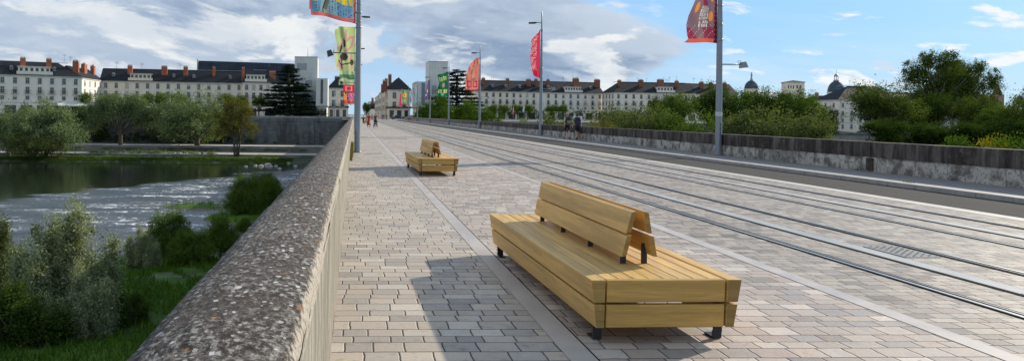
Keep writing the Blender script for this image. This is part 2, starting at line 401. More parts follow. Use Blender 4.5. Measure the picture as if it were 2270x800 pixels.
def ground_mat():
    m,t=newmat('ground'); tc=t.n('ShaderNodeTexCoord').outputs['Object']; x,y,z=t.sep(tc)
    a=t.noise(tc,.22,6,.6); b=t.noise(tc,2.2,5,.65); g=t.noise(tc,9,4,.7)
    grass=t.mix(t.ss(a,.35,.65),(.030,.085,.010),(.085,.19,.020)); grass=t.mix(t.ss(b,.4,.7,0,.6),grass,(.10,.11,.035))
    sand=t.mix(g,(.13,.115,.09),(.24,.215,.175))
    s=t.ss(t.m('ADD',z,t.m('MULTIPLY',a,1.4)),-9.1,-8.75)
    bare=t.ss(t.noise(tc,.35,4,.6),.60,.66)
    c=t.mix(s,sand,grass); c=t.mix(t.m('MULTIPLY',bare,t.ss(y,150,175,.8,0)),c,sand)
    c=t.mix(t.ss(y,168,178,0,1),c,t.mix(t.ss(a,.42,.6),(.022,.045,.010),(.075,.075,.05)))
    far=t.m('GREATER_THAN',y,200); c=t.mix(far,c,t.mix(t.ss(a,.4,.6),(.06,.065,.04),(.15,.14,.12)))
    city=t.m('GREATER_THAN',z,-6.0); c=t.mix(city,c,t.mix(b,(.15,.145,.14),(.23,.225,.215)))
    finish(t,c,.9,t.bump(t.m('ADD',b,g),.9,.08),spec=.2); return m
GROUND=ground_mat()
xs=np.concatenate([[-4000,-1500,-700],np.arange(-300,-100,5),np.arange(-100,16,.9),[16.9,17.1],np.arange(18,300,4),[400,700,1500,4000]])
ys=np.concatenate([[-3000,-800,-200,-60],np.arange(-40,20,4),np.arange(20,140,.8),np.arange(140,196,1.5),[198,200.4,200.6,210,221.4,221.6,226,231.9,232.1,240,251.4,251.6,256],np.arange(270,600,30),[800,1500,3000,9000]])
v,f=grid(xs,ys)
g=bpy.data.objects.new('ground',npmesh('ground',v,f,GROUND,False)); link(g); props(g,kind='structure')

def water_mat():
    m,t=newmat('river_water'); tc=t.n('ShaderNodeTexCoord').outputs['Object']; x,y,z=t.sep(tc)
    w1=t.noise(t.mapping(tc,(.7,.55,1)),1,6,.62); w2=t.noise(t.mapping(tc,(2.6,2.2,1)),1,5,.65); w3=t.noise(t.mapping(tc,(.12,.22,1)),1,3,.5)
    lim=t.m('ADD',t.m('ADD',111,t.m('MULTIPLY',t.m('MAXIMUM',t.m('ADD',x,39),-12),1.9)),t.m('MULTIPLY',t.m('SUBTRACT',w3,.5),34))
    rap=t.m('MULTIPLY',t.ss(y,60,80),t.ss(t.m('SUBTRACT',y,lim),8,-6))                         # shallow rapids band
    white=t.m('MULTIPLY',t.ss(t.m('ADD',x,t.m('MULTIPLY',w3,20)),-34,-12,.25,1),t.ss(y,70,84))
    foamn=t.noise(t.mapping(tc,(.95,.75,1),rot=(0,0,.12)),1,9,.74,dist=.9)
    streak=t.noise(t.mapping(tc,(.12,.30,1),rot=(0,0,.1)),1,5,.6)
    foam=t.m('MULTIPLY',t.ss(t.m('ADD',foamn,t.m('MULTIPLY',t.m('SUBTRACT',streak,.5),.8)),.56,.64),t.m('MULTIPLY',rap,white))
    milky=t.m('MULTIPLY',t.ss(streak,.35,.65,.12,.55),rap)
    c=t.mix(milky,(.012,.018,.014),(.16,.19,.22)); c=t.mix(foam,c,(.72,.75,.78))
    rr=t.m('ADD',t.m('ADD',.05,t.m('MULTIPLY',rap,.14)),t.m('MULTIPLY',foam,.5))
    h=t.m('ADD',t.m('MULTIPLY',w1,.8),t.m('ADD',t.m('MULTIPLY',w2,.30),t.m('MULTIPLY',foam,.35)))
    st=t.m('ADD',.055,t.m('MULTIPLY',rap,.75))
    b=t.n('ShaderNodeBump'); t.link(h,b.inputs['Height']); t.link(st,b.inputs['Strength']); b.inputs['Distance'].default_value=.35
    finish(t,c,rr,b.outputs[0],spec=.5); return m
WATERM=water_mat()
mb=MB(); mb.add([(-4000,-3000,WATER),(4000,-3000,WATER),(4000,231,WATER),(-4000,231,WATER)],[(0,1,2,3)])
props(mb.build('river_water',WATERM),kind='structure')

# paths on the far bank
PATH=simple('pale_path',(.40,.37,.33),.9,.15,1.2,.3,.01)
mb=MB(); mb.box((-108,232,-7.68),(200,10.5,.04)); props(mb.build('path',PATH),kind='structure')
mb=MB(); mb.box((-108,207.5,-8.78),(200,9.5,.04)); props(mb.build('path',PATH),kind='structure')
def ashlar(name,cols,bw,bh,dark=(.05,.045,.04),stain=.5,scalez=1):
    m,t=newmat(name); tc=t.n('ShaderNodeTexCoord').outputs['Object']; x,y,z=t.sep(tc)
    br=t.n('ShaderNodeTexBrick'); t.link(t.comb(t.m('ADD',x,y),z,0),br.inputs['Vector']); br.inputs['Scale'].default_value=1
    br.inputs['Brick Width'].default_value=bw; br.inputs['Row Height'].default_value=bh; br.inputs['Mortar Size'].default_value=.02; br.inputs['Bias'].default_value=0
    br.inputs['Color1'].default_value=(*cols[0],1); br.inputs['Color2'].default_value=(*cols[1],1); br.inputs['Mortar'].default_value=(*dark,1)
    n=t.noise(t.mapping(tc,(.35,.35,.10)),1,5,.6); b=t.noise(tc,1.3,6,.65)
    c=t.mix(t.ss(n,.42,.68,0,stain),br.outputs[0],dark); c=t.mix(t.ss(b,.5,.75,0,.5),c,[k*.5 for k in cols[0]])
    finish(t,c,.9,t.bump(t.m('ADD',b,br.outputs['Fac']),.5,.05),spec=.2); return m
QUAY=ashlar('quay_stone',((.20,.215,.22),(.145,.155,.16)),1.6,.55,stain=.75)
EDGE=ashlar('edge_stone',((.30,.295,.28),(.22,.22,.21)),1.2,.4)
mb=MB(); mb.box((-108,201.1,-9.3),(200,1.1,1.35))
props(mb.build('low_river_wall',EDGE),'low grey stone river wall below the lower path on the far bank','wall')
mb=MB(); mb.box((-108,222,-8.15),(200,.9,1.5))
props(mb.build('terrace_wall',EDGE),'dark low terrace wall between the two pale riverside paths','wall')
w=empty('quay_wall','tall grey weathered stone quay wall beside the end of the bridge, below the big cedar','wall',(0,0,0))
mb=MB(); mb.box((-102,250.6,-3.9),(204,2.0,8.2)); mb.build('masonry',QUAY,w)
mb=MB(); mb.box((-102,250.5,.38),(204,1.5,.76)); mb.build('parapet',ashlar('quay_parapet',((.33,.335,.33),(.27,.275,.27)),1.8,.8),w)
mb=MB(); mb.box((-102,249.7,-.62),(204,.5,.34)); mb.build('cornice',QUAY,w)
mb=MB(); mb.box((-13,249.3,-4.1),(1.5,.8,6.7)); mb.build('pilaster',QUAY,w)
# right-hand quay, seen between the trees
q2=empty('quay_wall','pale concrete quay wall far right behind the bridge parapet, under the white corner house','wall')
mb=MB(); mb.box((160,231.5,-6.2),(286,1.2,6.2)); mb.build('masonry',simple('quay_concrete',(.36,.37,.36),.8,.25,.3,.2,.02),q2)
mb=MB(); mb.box((160,231.3,-2.7),(286,.9,.8)); mb.build('parapet',EDGE,q2)

# ------------------------------------------------------------------ bridge deck
YB0,YB1=-6.0,236.0
XL=-.134; XR=14.72; XK=12.9
def sheet(name,mat,x0,x1,z,y0=YB0,y1=YB1,n=1,kind='structure'):
    mb=MB(); 
    mb.add([(x0,y0,z),(x1,y0,z),(x1,y1,z),(x0,y1,z)],[(0,1,2,3)])
    return props(mb.build(name,mat),kind=kind)
mb=MB()                                                   # the masonry carrying it all, with arches over the river
body=[]
for k in range(9):
    y0=-10+k*29.3
    body.append((y0,-12)); 
    for j in range(13):
        a=math.pi*j/12; body.append((y0+2.4+12.25-12.25*math.cos(a)*1.0,-8.4+6.2*math.sin(a)))
    body.append((y0+26.9,-12))
body+= [(YB1+16,-12),(YB1+16,-.03),(-10,-.03)]
bm=bmesh.new()
v1=[bm.verts.new((XL-.5,p[0],p[1])) for p in body]; v2=[bm.verts.new((XR+.5,p[0],p[1])) for p in body]
bm.faces.new(v1); bm.faces.new(v2[::-1])
for i in range(len(body)):
    j=(i+1)%len(body); bm.faces.new((v1[i],v2[i],v2[j],v1[j]))
bmesh.ops.recalc_face_normals(bm,faces=bm.faces); bmesh.ops.triangulate(bm,faces=[f for f in bm.faces if len(f.verts)>4])
me=bpy.data.meshes.new('bridge_body'); bm.to_mesh(me); bm.free(); me.materials.append(ashlar('bridge_stone',((.36,.34,.29),(.29,.27,.23)),1.4,.5))
props(link(bpy.data.objects.new('bridge_body',me)),kind='structure')
sheet('walkway_paving',PAVL,XL,1.42,0)
sheet('pavement_strip',STRIP,1.40,1.58,.004)
sheet('road_paving',PAVR,1.56,4.27,0)
sheet('pavement_strip',STRIP,4.26,4.43,.004)
sheet('track_paving',PAVT,4.42,10.50,0)
sheet('pale_edge_paving',simple('edge_paving',(.50,.47,.41),.6,.12,6,.3,.004),10.49,10.80,.004)
sheet('road',ASPH,10.52,XK,0)
mb=MB(); mb.box(((XK+XR)/2+.1,(YB0+YB1)/2,.045),(XR-XK,YB1-YB0,.09)); props(mb.build('pavement',SIDEW),kind='structure')
mb=MB(); rnd=random.Random(4); y=YB0
while y<YB1:
    l=rnd.choice((.8,.86,.95,1.0)); j=rnd.uniform(-.006,.006)
    mb.box((XK-.06+j,y+l/2,.047),(.26,l-.014,.118)); y+=l
props(mb.build('kerb',KERB,bevel=.012),kind='structure')
sheet('kerb_bed',RUBBER,XK-.20,XK+.09,.0045)
# joint shadow beside the strip, drawn in as a flat dark sheet
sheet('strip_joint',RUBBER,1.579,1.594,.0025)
# city street beyond the bridge
mb=MB(); mb.add([(-3.5,YB1,-.005),(16.5,YB1,-.005),(16.5,900,.3),(-3.5,900,.3)],[(0,1,2,3)]); props(mb.build('street',simple('street_paving',(.36,.34,.31),.7,.15,.6,.1,.01)),kind='structure')
mb=MB(); mb.add([(-300,254,-.01),(-3.6,254,-.01),(-3.6,268,-.01),(-300,268,-.01)],[(0,1,2,3)]); props(mb.build('quay_road',ASPH),kind='structure')

def track(x1,xm,x2,label):
    e=empty('tram_track',label,'tram track',(0,0,0))
    y0,y1=YB0,300
    for s,x in ((-1,x1),(1,x2)):
        mb=MB()
        mb.box((x,(y0+y1)/2,.004),(.150,y1-y0,.008),0)                # rubber bed
        mb.box((x+.042*s,(y0+y1)/2,.010),(.038,y1-y0,.008),1) # rail head
        mb.box((x-.030*s,(y0+y1)/2,.0095),(.014,y1-y0,.007),1)       # guard lip
        mb.build('rail',[RUBBER,STEEL],e)
    mb=MB(); y=y0; r=random.Random(int(xm*10))
    mb.box((xm,(y0+y1)/2,.003),(.26,y1-y0,.006),1)
    while y<120:
        l=rnd.choice((3.2,8,5)); mb.box((xm,y+l/2,.0085),(.195,l-.02,.009),0); y+=l
    mb.box((xm,(y+y1)/2,.0085),(.195,y1-y,.009),0)
    mb.build('power_strip',[APS,RUBBER],e)
track(5.37,6.11,6.84,'nearer tram track, grooved steel rails with pale power strip, next to the double bench')
track(8.30,9.00,9.76,'farther tram track, grooved steel rails beside the asphalt lane')
# patterned steel cover between the nearer rails
e=empty('drain_cover','chequered steel drain cover set in the pavers inside the nearer tram track','drain cover',(6.49,9.3,.002))
mb=MB(); mb.box((0,0,.004),(.42,.78,.008)); mb.build('frame',APS,e)
mb=MB()
for i in range(9):
    for j in range(16):
        M=Matrix.Translation((-.176+i*.044,-.345+j*.046,.010))@Matrix.Rotation(R(45 if (i+j)%2 else -45),4,'Z'); mb.box((0,0,0),(.034,.010,.006),0,M)
mb.build('tread',simple('tread_steel',(.30,.29,.27),.5,.2,6,0,metal=.5),e)
for (x,y,l) in ((.82,32.5,.62),(.62,56,.7),(2.6,52,1.6)):
    mb=MB(); mb.box((x,y,.003),(l,.17,.006)); mb.box((x,y,.0075),(l-.06,.10,.003)); mb.build('drain_slot',RUBBER)
    o=bpy.context.scene.collection.objects[-1]
    props(o,{.82:'narrow dark drain slot in the walkway just right of the nearest left lamp post',.62:'second dark drain slot in the walkway, farther along behind the left lamp post',2.6:'long dark drain slot in the road paving beyond the second bench'}[x],'drain')

# ------------------------------------------------------------------ parapets
pw=empty('stone_parapet','long low stone wall in the left foreground with a rounded lichen-crusted dark top','wall')
prof=[(XL+.004,.90),(XL-.004,.955),(XL-.022,.985),(XL-.075,1.003),(XL-.18,1.012),(XL-.28,1.006),(XL-.36,.985),(XL-.415,.955),(XL-.445,.90),(XL-.445,.78)]
ysl=np.concatenate([np.arange(-2,30,.06),np.arange(30,80,.5),np.arange(80,236.1,4)])
vs=[];fs=[];n=len(prof)
prof2=[]
for i in range(n-1):
    for k in range(3):
        a,b=prof[i],prof[i+1]; prof2.append((a[0]+(b[0]-a[0])*k/3,a[1]+(b[1]-a[1])*k/3))
prof2.append(prof[-1]); n=len(prof2)
jy=[1.9,4.4,6.1,8.9,11.2,13.6,16.2,19.0,21.5,24.3,27]
for y in ysl:
    for i,(px,pz) in enumerate(prof2):
        k=mn.noise(Vector((px*5,y*2.1,pz*5)))*.010+mn.noise(Vector((px*16,y*7,pz*9)))*.006
        w_=sum(math.exp(-((y-j)/.022)**2) for j in jy)*.012 if y<30 else 0
        vs.append((px+k*.5,y,pz+k-w_))
for j in range(len(ysl)-1):
    for i in range(n-1): fs.append((j*n+i,j*n+i+1,(j+1)*n+i+1,(j+1)*n+i))
me=npmesh('coping',np.array(vs),np.array(fs),COPL,True); o=link(bpy.data.objects.new('coping',me),pw)
mb=MB(); ysf=np.concatenate([np.arange(-2,24,.07),np.arange(24,236.1,3)]); zs=np.linspace(0,.93,9)
vs=[];fs=[]
for y in ysf:
    for z in zs:
        k=mn.noise(Vector((3,y*1.1,z*3)))*.007+mn.noise(Vector((9,y*8,z*9)))*.0035
        vs.append((XL+k,y,z))
nz=len(zs)
for j in range(len(ysf)-1):
    for i in range(nz-1): fs.append((j*nz+i,(j+1)*nz+i,(j+1)*nz+i+1,j*nz+i+1))
o=link(bpy.data.objects.new('inner_face',npmesh('inner_face',np.array(vs),np.array(fs),FACEL,True)),pw)
mb=MB(); mb.box((XL-.235,117,.38),(.42,238,.80)); mb.build('wall_core',WDARK,pw)

pr=empty('stone_parapet','soot-blackened stone wall along the right side of the bridge, behind the lamp posts','wall')
def blocks(name,mat,x0,x1,z0,z1,lmin,lmax,seed,rough,nearsub=True):
    r=random.Random(seed); vs=[];fs=[];y=YB0
    while y<YB1:
        l=r.uniform(lmin,lmax); l=min(l,YB1-y); dx=r.uniform(-.012,.012); ng=7 if y<90 else 2; nk=5 if y<90 else 2
        g=.010
        def P(fx,yy,zz): return (fx,yy,zz)
        b=len(vs)
        for i in range(ng):
            for k in range(nk):
                yy=y+g+(l-2*g)*i/(ng-1); zz=z0+(z1-z0)*k/(nk-1)
                e=1 if (i in(0,ng-1) or k in (0,nk-1)) else 0
                vs.append((x0+dx+e*.012+mn.noise(Vector((yy*3.1,zz*5,seed)))*rough,yy,zz))
        for i in range(ng-1):
            for k in range(nk-1): fs.append((b+i*nk+k,b+i*nk+k+1,b+(i+1)*nk+k+1,b+(i+1)*nk+k))
        # top and ends
        b2=len(vs); vs+= [(x1,y+g,z1),(x1,y+l-g,z1),(x1,y+g,z0),(x1,y+l-g,z0)]
        fs.append((b+nk-1,b2,b2+1,b+(ng-1)*nk+nk-1)); fs.append((b2,b2+2,b2+3,b2+1))
        fs.append((b,b2+2,b2,b+nk-1)); fs.append((b+(ng-1)*nk,b+ng*nk-1,b2+1,b2+3))
        y+=l
    o=link(bpy.data.objects.new(name,npmesh(name,np.array(vs),np.array(fs),mat,False)),pr); return o
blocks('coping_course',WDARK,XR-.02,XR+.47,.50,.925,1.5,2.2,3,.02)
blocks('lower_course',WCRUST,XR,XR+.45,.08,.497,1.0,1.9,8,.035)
mb=MB(); mb.box((XR+.24,115,.3),(.38,YB1-YB0,.9)); mb.build('wall_core',RUBBER,pr)
mb=MB(); mb.box((XR-.030,22.4,.30),(.05,.28,.36)); mb.build('niche',WDARK,pr)
# ------------------------------------------------------------------ double bench
def hexa(mb,pts,frac,mi=0):
    """eight corners: bottom ring 0-3, top ring 4-7"""
    b=len(mb.v); mb.add(pts,[(3,2,1,0),(4,5,6,7),(0,1,5,4),(1,2,6,5),(2,3,7,6),(3,0,4,7)],mi); mb.pl=getattr(mb,'pl',[])+[frac]*8
def wbuild(mb,name,mat,parent,bev=.004):
    me=bpy.data.meshes.new(name); me.from_pydata(mb.v,[],mb.f); me.materials.append(mat); me.materials.append(ENDG)
    if mat is WOODY: me.polygons.foreach_set('material_index',[1 if i%6 in (2,4) else 0 for i in range(len(me.polygons))])
    a=me.attributes.new('plank','FLOAT','POINT'); a.data.foreach_set('value',np.array(mb.pl,dtype=np.float32))
    bm=bmesh.new(); bm.from_mesh(me); bmesh.ops.recalc_face_normals(bm,faces=bm.faces); bm.to_mesh(me); bm.free()
    o=link(bpy.data.objects.new(name,me),parent)
    if bev:
        b=o.modifiers.new('bevel','BEVEL'); b.width=bev; b.segments=2; b.limit_method='ANGLE'; b.angle_limit=R(40)
    return o
def make_bench(label):
    L,Wd,H=3.72,1.06,.45; r=random.Random(3)
    e=empty('double_bench',label,'bench',group='double-sided timber benches along the bridge')
    hl,hw=L/2,Wd/2
    # seat slats
    mb=MB(); n=8; x0,x1=-hw+.105,hw-.105; pit=(x1-x0)/n
    for i in range(n):
        a=x0+i*pit+.004; b=x0+(i+1)*pit-.004; y0,y1=-hl+.062,hl-.062
        hexa(mb,[(a,y0,.405),(b,y0,.405),(b,y1,.405),(a,y1,.405),(a,y0,.446),(b,y0,.446),(b,y1,.446),(a,y1,.446)],r.random())
    wbuild(mb,'seat',WOODY,e)
    # side boards: two each side, flared outward, thicker at the top
    def side(s,z0,z1,name,fr):
        def xo(z): return s*(hw-(.45-z)*.13)
        t0,t1=.060,.100 
        ti0=.055+(z0-.11)*.13; ti1=.055+(z1-.11)*.13
        mb=MB(); a,b=(xo(z0),xo(z0)-s*ti0),(xo(z1),xo(z1)-s*ti1)
        ye=hl-(.45-z0)*.07; yt=hl-(.45-z1)*.07
        hexa(mb,[(a[0],-ye,z0),(a[1],-ye,z0),(a[1],ye,z0),(a[0],ye,z0),(b[0],-yt,z1),(b[1],-yt,z1),(b[1],yt,z1),(b[0],yt,z1)],fr)
        return wbuild(mb,name,WOODY,e,.005)
    for s in (-1,1):
        side(s,.118,.277,'side_board',r.random()); side(s,.293,.45,'side_board',r.random())
    def end(s,z0,z1,fr):
        def yo(z): return s*(hl-.008-(.45-z)*.07)
        def xw(z): return hw-(.45-z)*.13-(.055+(z-.11)*.13)-.013
        mb=MB(); t=.050
        hexa(mb,[(-xw(z0),yo(z0),z0),(xw(z0),yo(z0),z0),(xw(z0),yo(z0)-s*t,z0),(-xw(z0),yo(z0)-s*t,z0),(-xw(z1),yo(z1),z1),(xw(z1),yo(z1),z1),(xw(z1),yo(z1)-s*t,z1),(-xw(z1),yo(z1)-s*t,z1)],fr)
        return wbuild(mb,'end_board',WOODX,e,.005)
    for s in (-1,1): end(s,.118,.277,r.random()); end(s,.293,.448,r.random())
    # backrests: two leaning pairs of planks
    bl=1.34
    for s in (-1,1):
        for z0,z1 in ((.515,.672),(.688,.850)):
            def xo(z): return s*(.138-(z-.515)*.215)
            t=.040; ex=(.672-z1)*.05
            mb=MB()
            hexa(mb,[(xo(z0),-bl-ex,z0),(xo(z0)-s*t,-bl-ex,z0+.008),(xo(z0)-s*t,bl+ex,z0+.008),(xo(z0),bl+ex,z0),(xo(z1),-bl-ex-.02,z1),(xo(z1)-s*t,-bl-ex-.02,z1+.010),(xo(z1)-s*t,bl+ex+.02,z1+.010),(xo(z1),bl+ex+.02,z1)],r.random())
            wbuild(mb,'back_plank',WOODY,e,.004)
    # steel: uprights and legs
    for y in (-1.22,-.42,.42,1.22):
        for s in (-1,1):
            mb=MB(); mb.box((s*.082,y,.505),(.044,.012,.19)); 
            M=Matrix.Translation((s*.040,y,.68))@Matrix.Rotation(-s*R(14),4,'Y')
            if abs(y)<1.2: mb.box((0,0,0),(.022,.012,.26),0,M)
            mb.build('upright',BLK,e)
    mb=MB()
    for y in (-1.72,-.6,.6,1.72): mb.box((0,y,.388),(Wd-.26,.05,.034)); 
    for x in (-.40,.40): mb.box((x,0,.36),(.04,L-.2,.022))
    mb.build('frame',BLK,e)
    for y in (-1.70,1.70):
        for s in (-1,1):
            mb=MB(); x=s*.435; sy=1 if y>0 else -1
            mb.box((x,y,.215),(.062,.014,.33))
            # rounded foot turning inward
            pr=[(x+.031*0,0)]
            prv=[]
            for k in range(7):
                a=math.pi/2*k/6; prv.append((.045-.045*math.cos(a),.05-.045*math.sin(a)))
            pts=[];
            for k,(q,z) in enumerate(prv):
                for xx in (x-.031,x+.031):
                    pts+= [(xx,y-sy*q-.007,z),(xx,y-sy*q+.007,z+.0)] if k<3 else [(xx,y-sy*q,z-.005),(xx,y-sy*q,z+.009)]
            mb.box((x,y-sy*.010,.032),(.062,.022,.05)); mb.box((x,y-sy*.075,.008),(.062,.13,.012))
            mb.build('leg',BLK,e)
    return e
bench=make_bench('large pale timber double-sided bench in the foreground, four planks of backrest down its middle')
ca=(at(1313,621,5.52)+at(1639,619,5.61))/2; cb=(at(1088.5,472,9.28))
bench.rotation_euler=(0,0,R(1.2)); bench.location=(2.118,7.32,0)
b2=copy_tree(bench); b2['label']='second pale timber double bench, standing farther up the walkway beside the left lamp post'
b2.location=(2.12,22.6,0); b2.rotation_euler=(0,0,R(1.6))
b3=copy_tree(bench); b3['label']='far small timber double bench with a seated person on it, behind the strollers'
b3.location=(2.1,140.5,0); b3.rotation_euler=(0,0,R(1))
b3['group']=b2['group']

# ------------------------------------------------------------------ lamp posts
def lamp_post(label,side,dz,scar=False):
    """side=+1: on the right kerb (road arm points to -X)"""
    e=empty('lamp_post',label,'lamp post',group='grey lamp posts along both parapets')
    s=-side; top=9.65+dz
    mb=MB(); mb.lathe([(.135,0),(.128,.3),(.122,2.5),(.112,5.0),(.085,6.6),(.06,8.0),(.045,top-.05),(.0,top)],n=20); mb.build('pole',POLE,e)
    mb=MB(); mb.lathe([(.0,.001),(.17,.0),(.17,.05),(.14,.07),(.136,.0701)],n=20); mb.build('base_collar',POLE,e)
    for z in (4.6,5.2,8.2):
        mb=MB(); mb.lathe([(.122-.004*(z-4),z+dz-.03),(.130-.004*(z-4),z+dz-.02),(.130-.004*(z-4),z+dz+.02),(.122-.004*(z-4),z+dz+.03)],n=16); mb.build('band',LAMPG,e)
    z=8.75+dz
    mb=MB(); mb.tube([(0,0,z),(s*.42,0,z+.02)],.028,8); a=mb.build('upper_arm',LAMPB,e)
    mb=MB(); mb.prism([(.38,z-.02),(.50,z-.07),(1.02,z-.085),(1.03,z+.035),(.52,z+.055),(.38,z+.03)],'y',-.11,.11)
    mb.v=[(s*v[0],v[1],v[2]) for v in mb.v]; mb.build('upper_lamp',LAMPB,e,bevel=.012)
    mb=MB(); mb.box((s*.77,0,z-.088),(.42,.16,.01)); mb.build('upper_lens',LENS,e)
    z=3.62+dz*.85; ln=.84 if side>0 else 1.02
    mb=MB(); mb.tube([(0,0,z),(-s*ln,0,z+.01)],.024,8); mb.build('lower_arm',LAMPG,e)
    # spotlight: tilted tapered box with a yoke
    M=Matrix.Translation((-s*(ln+.14),0,z-.01))@Matrix.Rotation(-s*R(-8 if side>0 else 20),4,'Y')
    mb=MB(); 
    pts=[M@Vector(p) for p in ((-.09,-.10,.12),(.09,-.10,.12),(.09,.10,.12),(-.09,.10,.12),(-.135,-.15,-.12),(.135,-.15,-.12),(.135,.15,-.12),(-.135,.15,-.12))]
    mb.add(pts,[(0,1,2,3),(7,6,5,4),(0,4,5,1),(1,5,6,2),(2,6,7,3),(3,7,4,0)])
    mb.build('spotlight',LAMPB if side<0 else LAMPG,e,bevel=.01)
    mb=MB(); mb.tube([(-s*ln,-.12,z),(-s*(ln-.03),-.13,z+.14),(-s*(ln-.03),.13,z+.14),(-s*ln,.12,z)],.012,6); mb.build('yoke',LAMPG,e)
    if side>0:
        mb=MB(); mb.lathe([(.1295,1.55),(.1295,1.72)],n=20,smooth=True); mb.v=[v for v in mb.v]; mb.build('sticker',simple('sticker',(.5,.52,.53),.5,.1,9,0),e) if scar else None
    return e
PR=[]
ordn=['nearest','second','third','fourth','fifth','sixth','seventh','eighth']
LBL_R=['nearest right-hand lamp post, with the maroon banner and black graffiti down its shaft','second lamp post on the right, carrying the narrow crimson banner','third lamp post on the right, carrying the salmon pink banner','fourth lamp post on the right, carrying the green banner','fifth lamp post on the right, carrying the dark navy banner','sixth lamp post on the right, carrying the blue-grey banner','small far lamp post on the right, carrying the banner with the orange sun','last tiny lamp post on the right, carrying the plain red banner']
p0=lamp_post(LBL_R[0],1,0,True); pbase=lamp_post('x',1,0)
for k in range(8):
    o=p0 if k==0 else (pbase if k==1 else copy_tree(pbase)); o.location=(14.56,32.5+31*k-.76,.09); o['label']=LBL_R[k]; PR.append(o)
LBL_L=['nearest left lamp post, thick grey pole right beside the lichened wall, carrying the blue banner','second left lamp post, hidden behind the nearest pole, carrying the lime green banner','third left lamp post, carrying the pale green banner','fourth left lamp post, carrying the red banner with a square','fifth left lamp post, carrying the pink banner','sixth left lamp post, carrying the yellow and orange banner','last left lamp post before the end of the bridge, without a banner']
l0=lamp_post(LBL_L[0],-1,.5); PL=[]
for k in range(7):
    o=l0 if k==0 else copy_tree(l0); o.location=(.145,33.2+31*k,0); o['label']=LBL_L[k]; PL.append(o)
# graffiti on the nearest right pole: letters lie on the shaft
def text_mesh(name,body,size,mat,parent,M,extr=.004,align='CENTER'):
    c=bpy.data.curves.new(name,'FONT'); c.body=body; c.size=size; c.extrude=extr; c.align_x=align; c.align_y='CENTER'; c.resolution_u=2
    o=bpy.data.objects.new(name,c); COL.objects.link(o); dg=bpy.context.evaluated_depsgraph_get()
    me=bpy.data.meshes.new_from_object(o.evaluated_get(dg)); bpy.data.objects.remove(o); me.transform(M); me.materials.clear(); me.materials.append(mat)
    return link(bpy.data.objects.new(name,me),parent)
M=Matrix.Translation((.035,-.128,1.02))@Matrix.Rotation(R(90),4,'X')@Matrix.Rotation(R(-90),4,'Z')
text_mesh('graffiti','dreamah',.15,BLK,p0,M)

# ------------------------------------------------------------------ banners: cloth grids with their printed design as pigment
FONT={'A':"0110100110011111100110011001",'B':"1110100110101110100110011110",'C':"0111100010001000100010000111",'D':"1110100110011001100110011110",'E':"1111100010001110100010001111",
'F':"1111100010001110100010001000",'G':"0111100010001011100110010111",'H':"1001100110011111100110011001",'I':"0110011001100110011001100110",'K':"1001101011001100101010011001",'L':"1000100010001000100010001111",
'M':"1001111111111001100110011001",'N':"1001110111011011101110011001",'O':"0110100110011001100110010110",'P':"1110100110011110100010001000",'R':"1110100110011110101010011001",'S':"0111100010000110000100011110",
'T':"1111011001100110011001100110",'U':"1001100110011001100110010110",'V':"1001100110011001100101100110",'X':"1001100101100110011010011001",'&':"0110101001001010101110010111",' ':"0"*28,'2':"0110100100010010010010001111"}
def glyph(txt,u,v,mirror=False):
    """u,v in 0..1 over the line of text -> bool"""
    n=len(txt); 
    if not(0<=u<1 and 0<=v<1): return False
    i=int(u*n); fu=(u*n-i)/.8
    if fu>=1: return False
    ch=FONT.get(txt[i],FONT[' ']); c=int(fu*4); c=3-c if mirror else c
    return ch[int(v*7)*4+c]=='1'
def blob(u,v,cu,cv,ru,rv,ang=0):
    du,dv=u-cu,v-cv; a,b=du*math.cos(ang)+dv*math.sin(ang),-du*math.sin(ang)+dv*math.cos(ang)
    return (a/ru)**2+(b/rv)**2<1
def seg(u,v,a,b,w,asp=1):
    ax,ay=a;bx,by=b; px,py=u-ax,(v-ay)*asp; dx,dy=bx-ax,(by-ay)*asp; t=max(0,min(1,(px*dx+py*dy)/(dx*dx+dy*dy+1e-9)))
    return math.hypot(px-dx*t,py-dy*t)<w
# u: 0 at the pole, 1 at the free edge; v: 0 top, 1 bottom
def d_blue(u,v):
    if u<.05 or v>.955 or u>.955: return (.50,.13,.13)
    for a,b in (((.70,.60),(.63,.74)),((.63,.74),(.64,.80)),((.64,.80),(.73,.965))):
        if seg(u,v,a,b,.014,1.8): return (.035,.04,.05)
    if seg(u,v,(.60,.81),(.645,.90),.034,1.8) or blob(u,v,.60,.70,.06,.03): return (.14,.14,.14)
    if seg(u,v,(.63,.70),(.68,.94),.085,1.6) and v>.70: return (.22,.33,.30) if v>.78 else (.42,.46,.12)
    if v<.80+.02*math.sin(u*9):
        k=1-u
        for cu,cv in ((.88,.75),(.84,.70)):
            if blob(u,v,cu,cv,.06,.06): return (.66,.50,.03)
        for x0,x1 in ((.35,.42),(.23,.30),(.44,.50)):
            if x0<u<x1 and v>.5: return (.68,.47,.03)
        if abs((u-.10)-(.80-v)*.5)<.035 or abs((u-.20)-(.80-v)*.2)<.02: return (.48,.42,.05)
        return (.30,.36,.20) if math.sin(u*23)>.2 else (.14,.25,.36)
    i,j=int(u*17),int(v*44); fu,fv=u*17-i,v*44-j
    if (i*7+j*13)%5<4 and abs(fu-.5)<(.22 if (i+j)%3 else .09) and abs(fv-.5)<(.14 if (i*j)%2 else .3) and u<.9: return (.035,.075,.14)
    return (.115,.245,.39) if math.sin(u*11+2)<.1 else (.20,.34,.43)
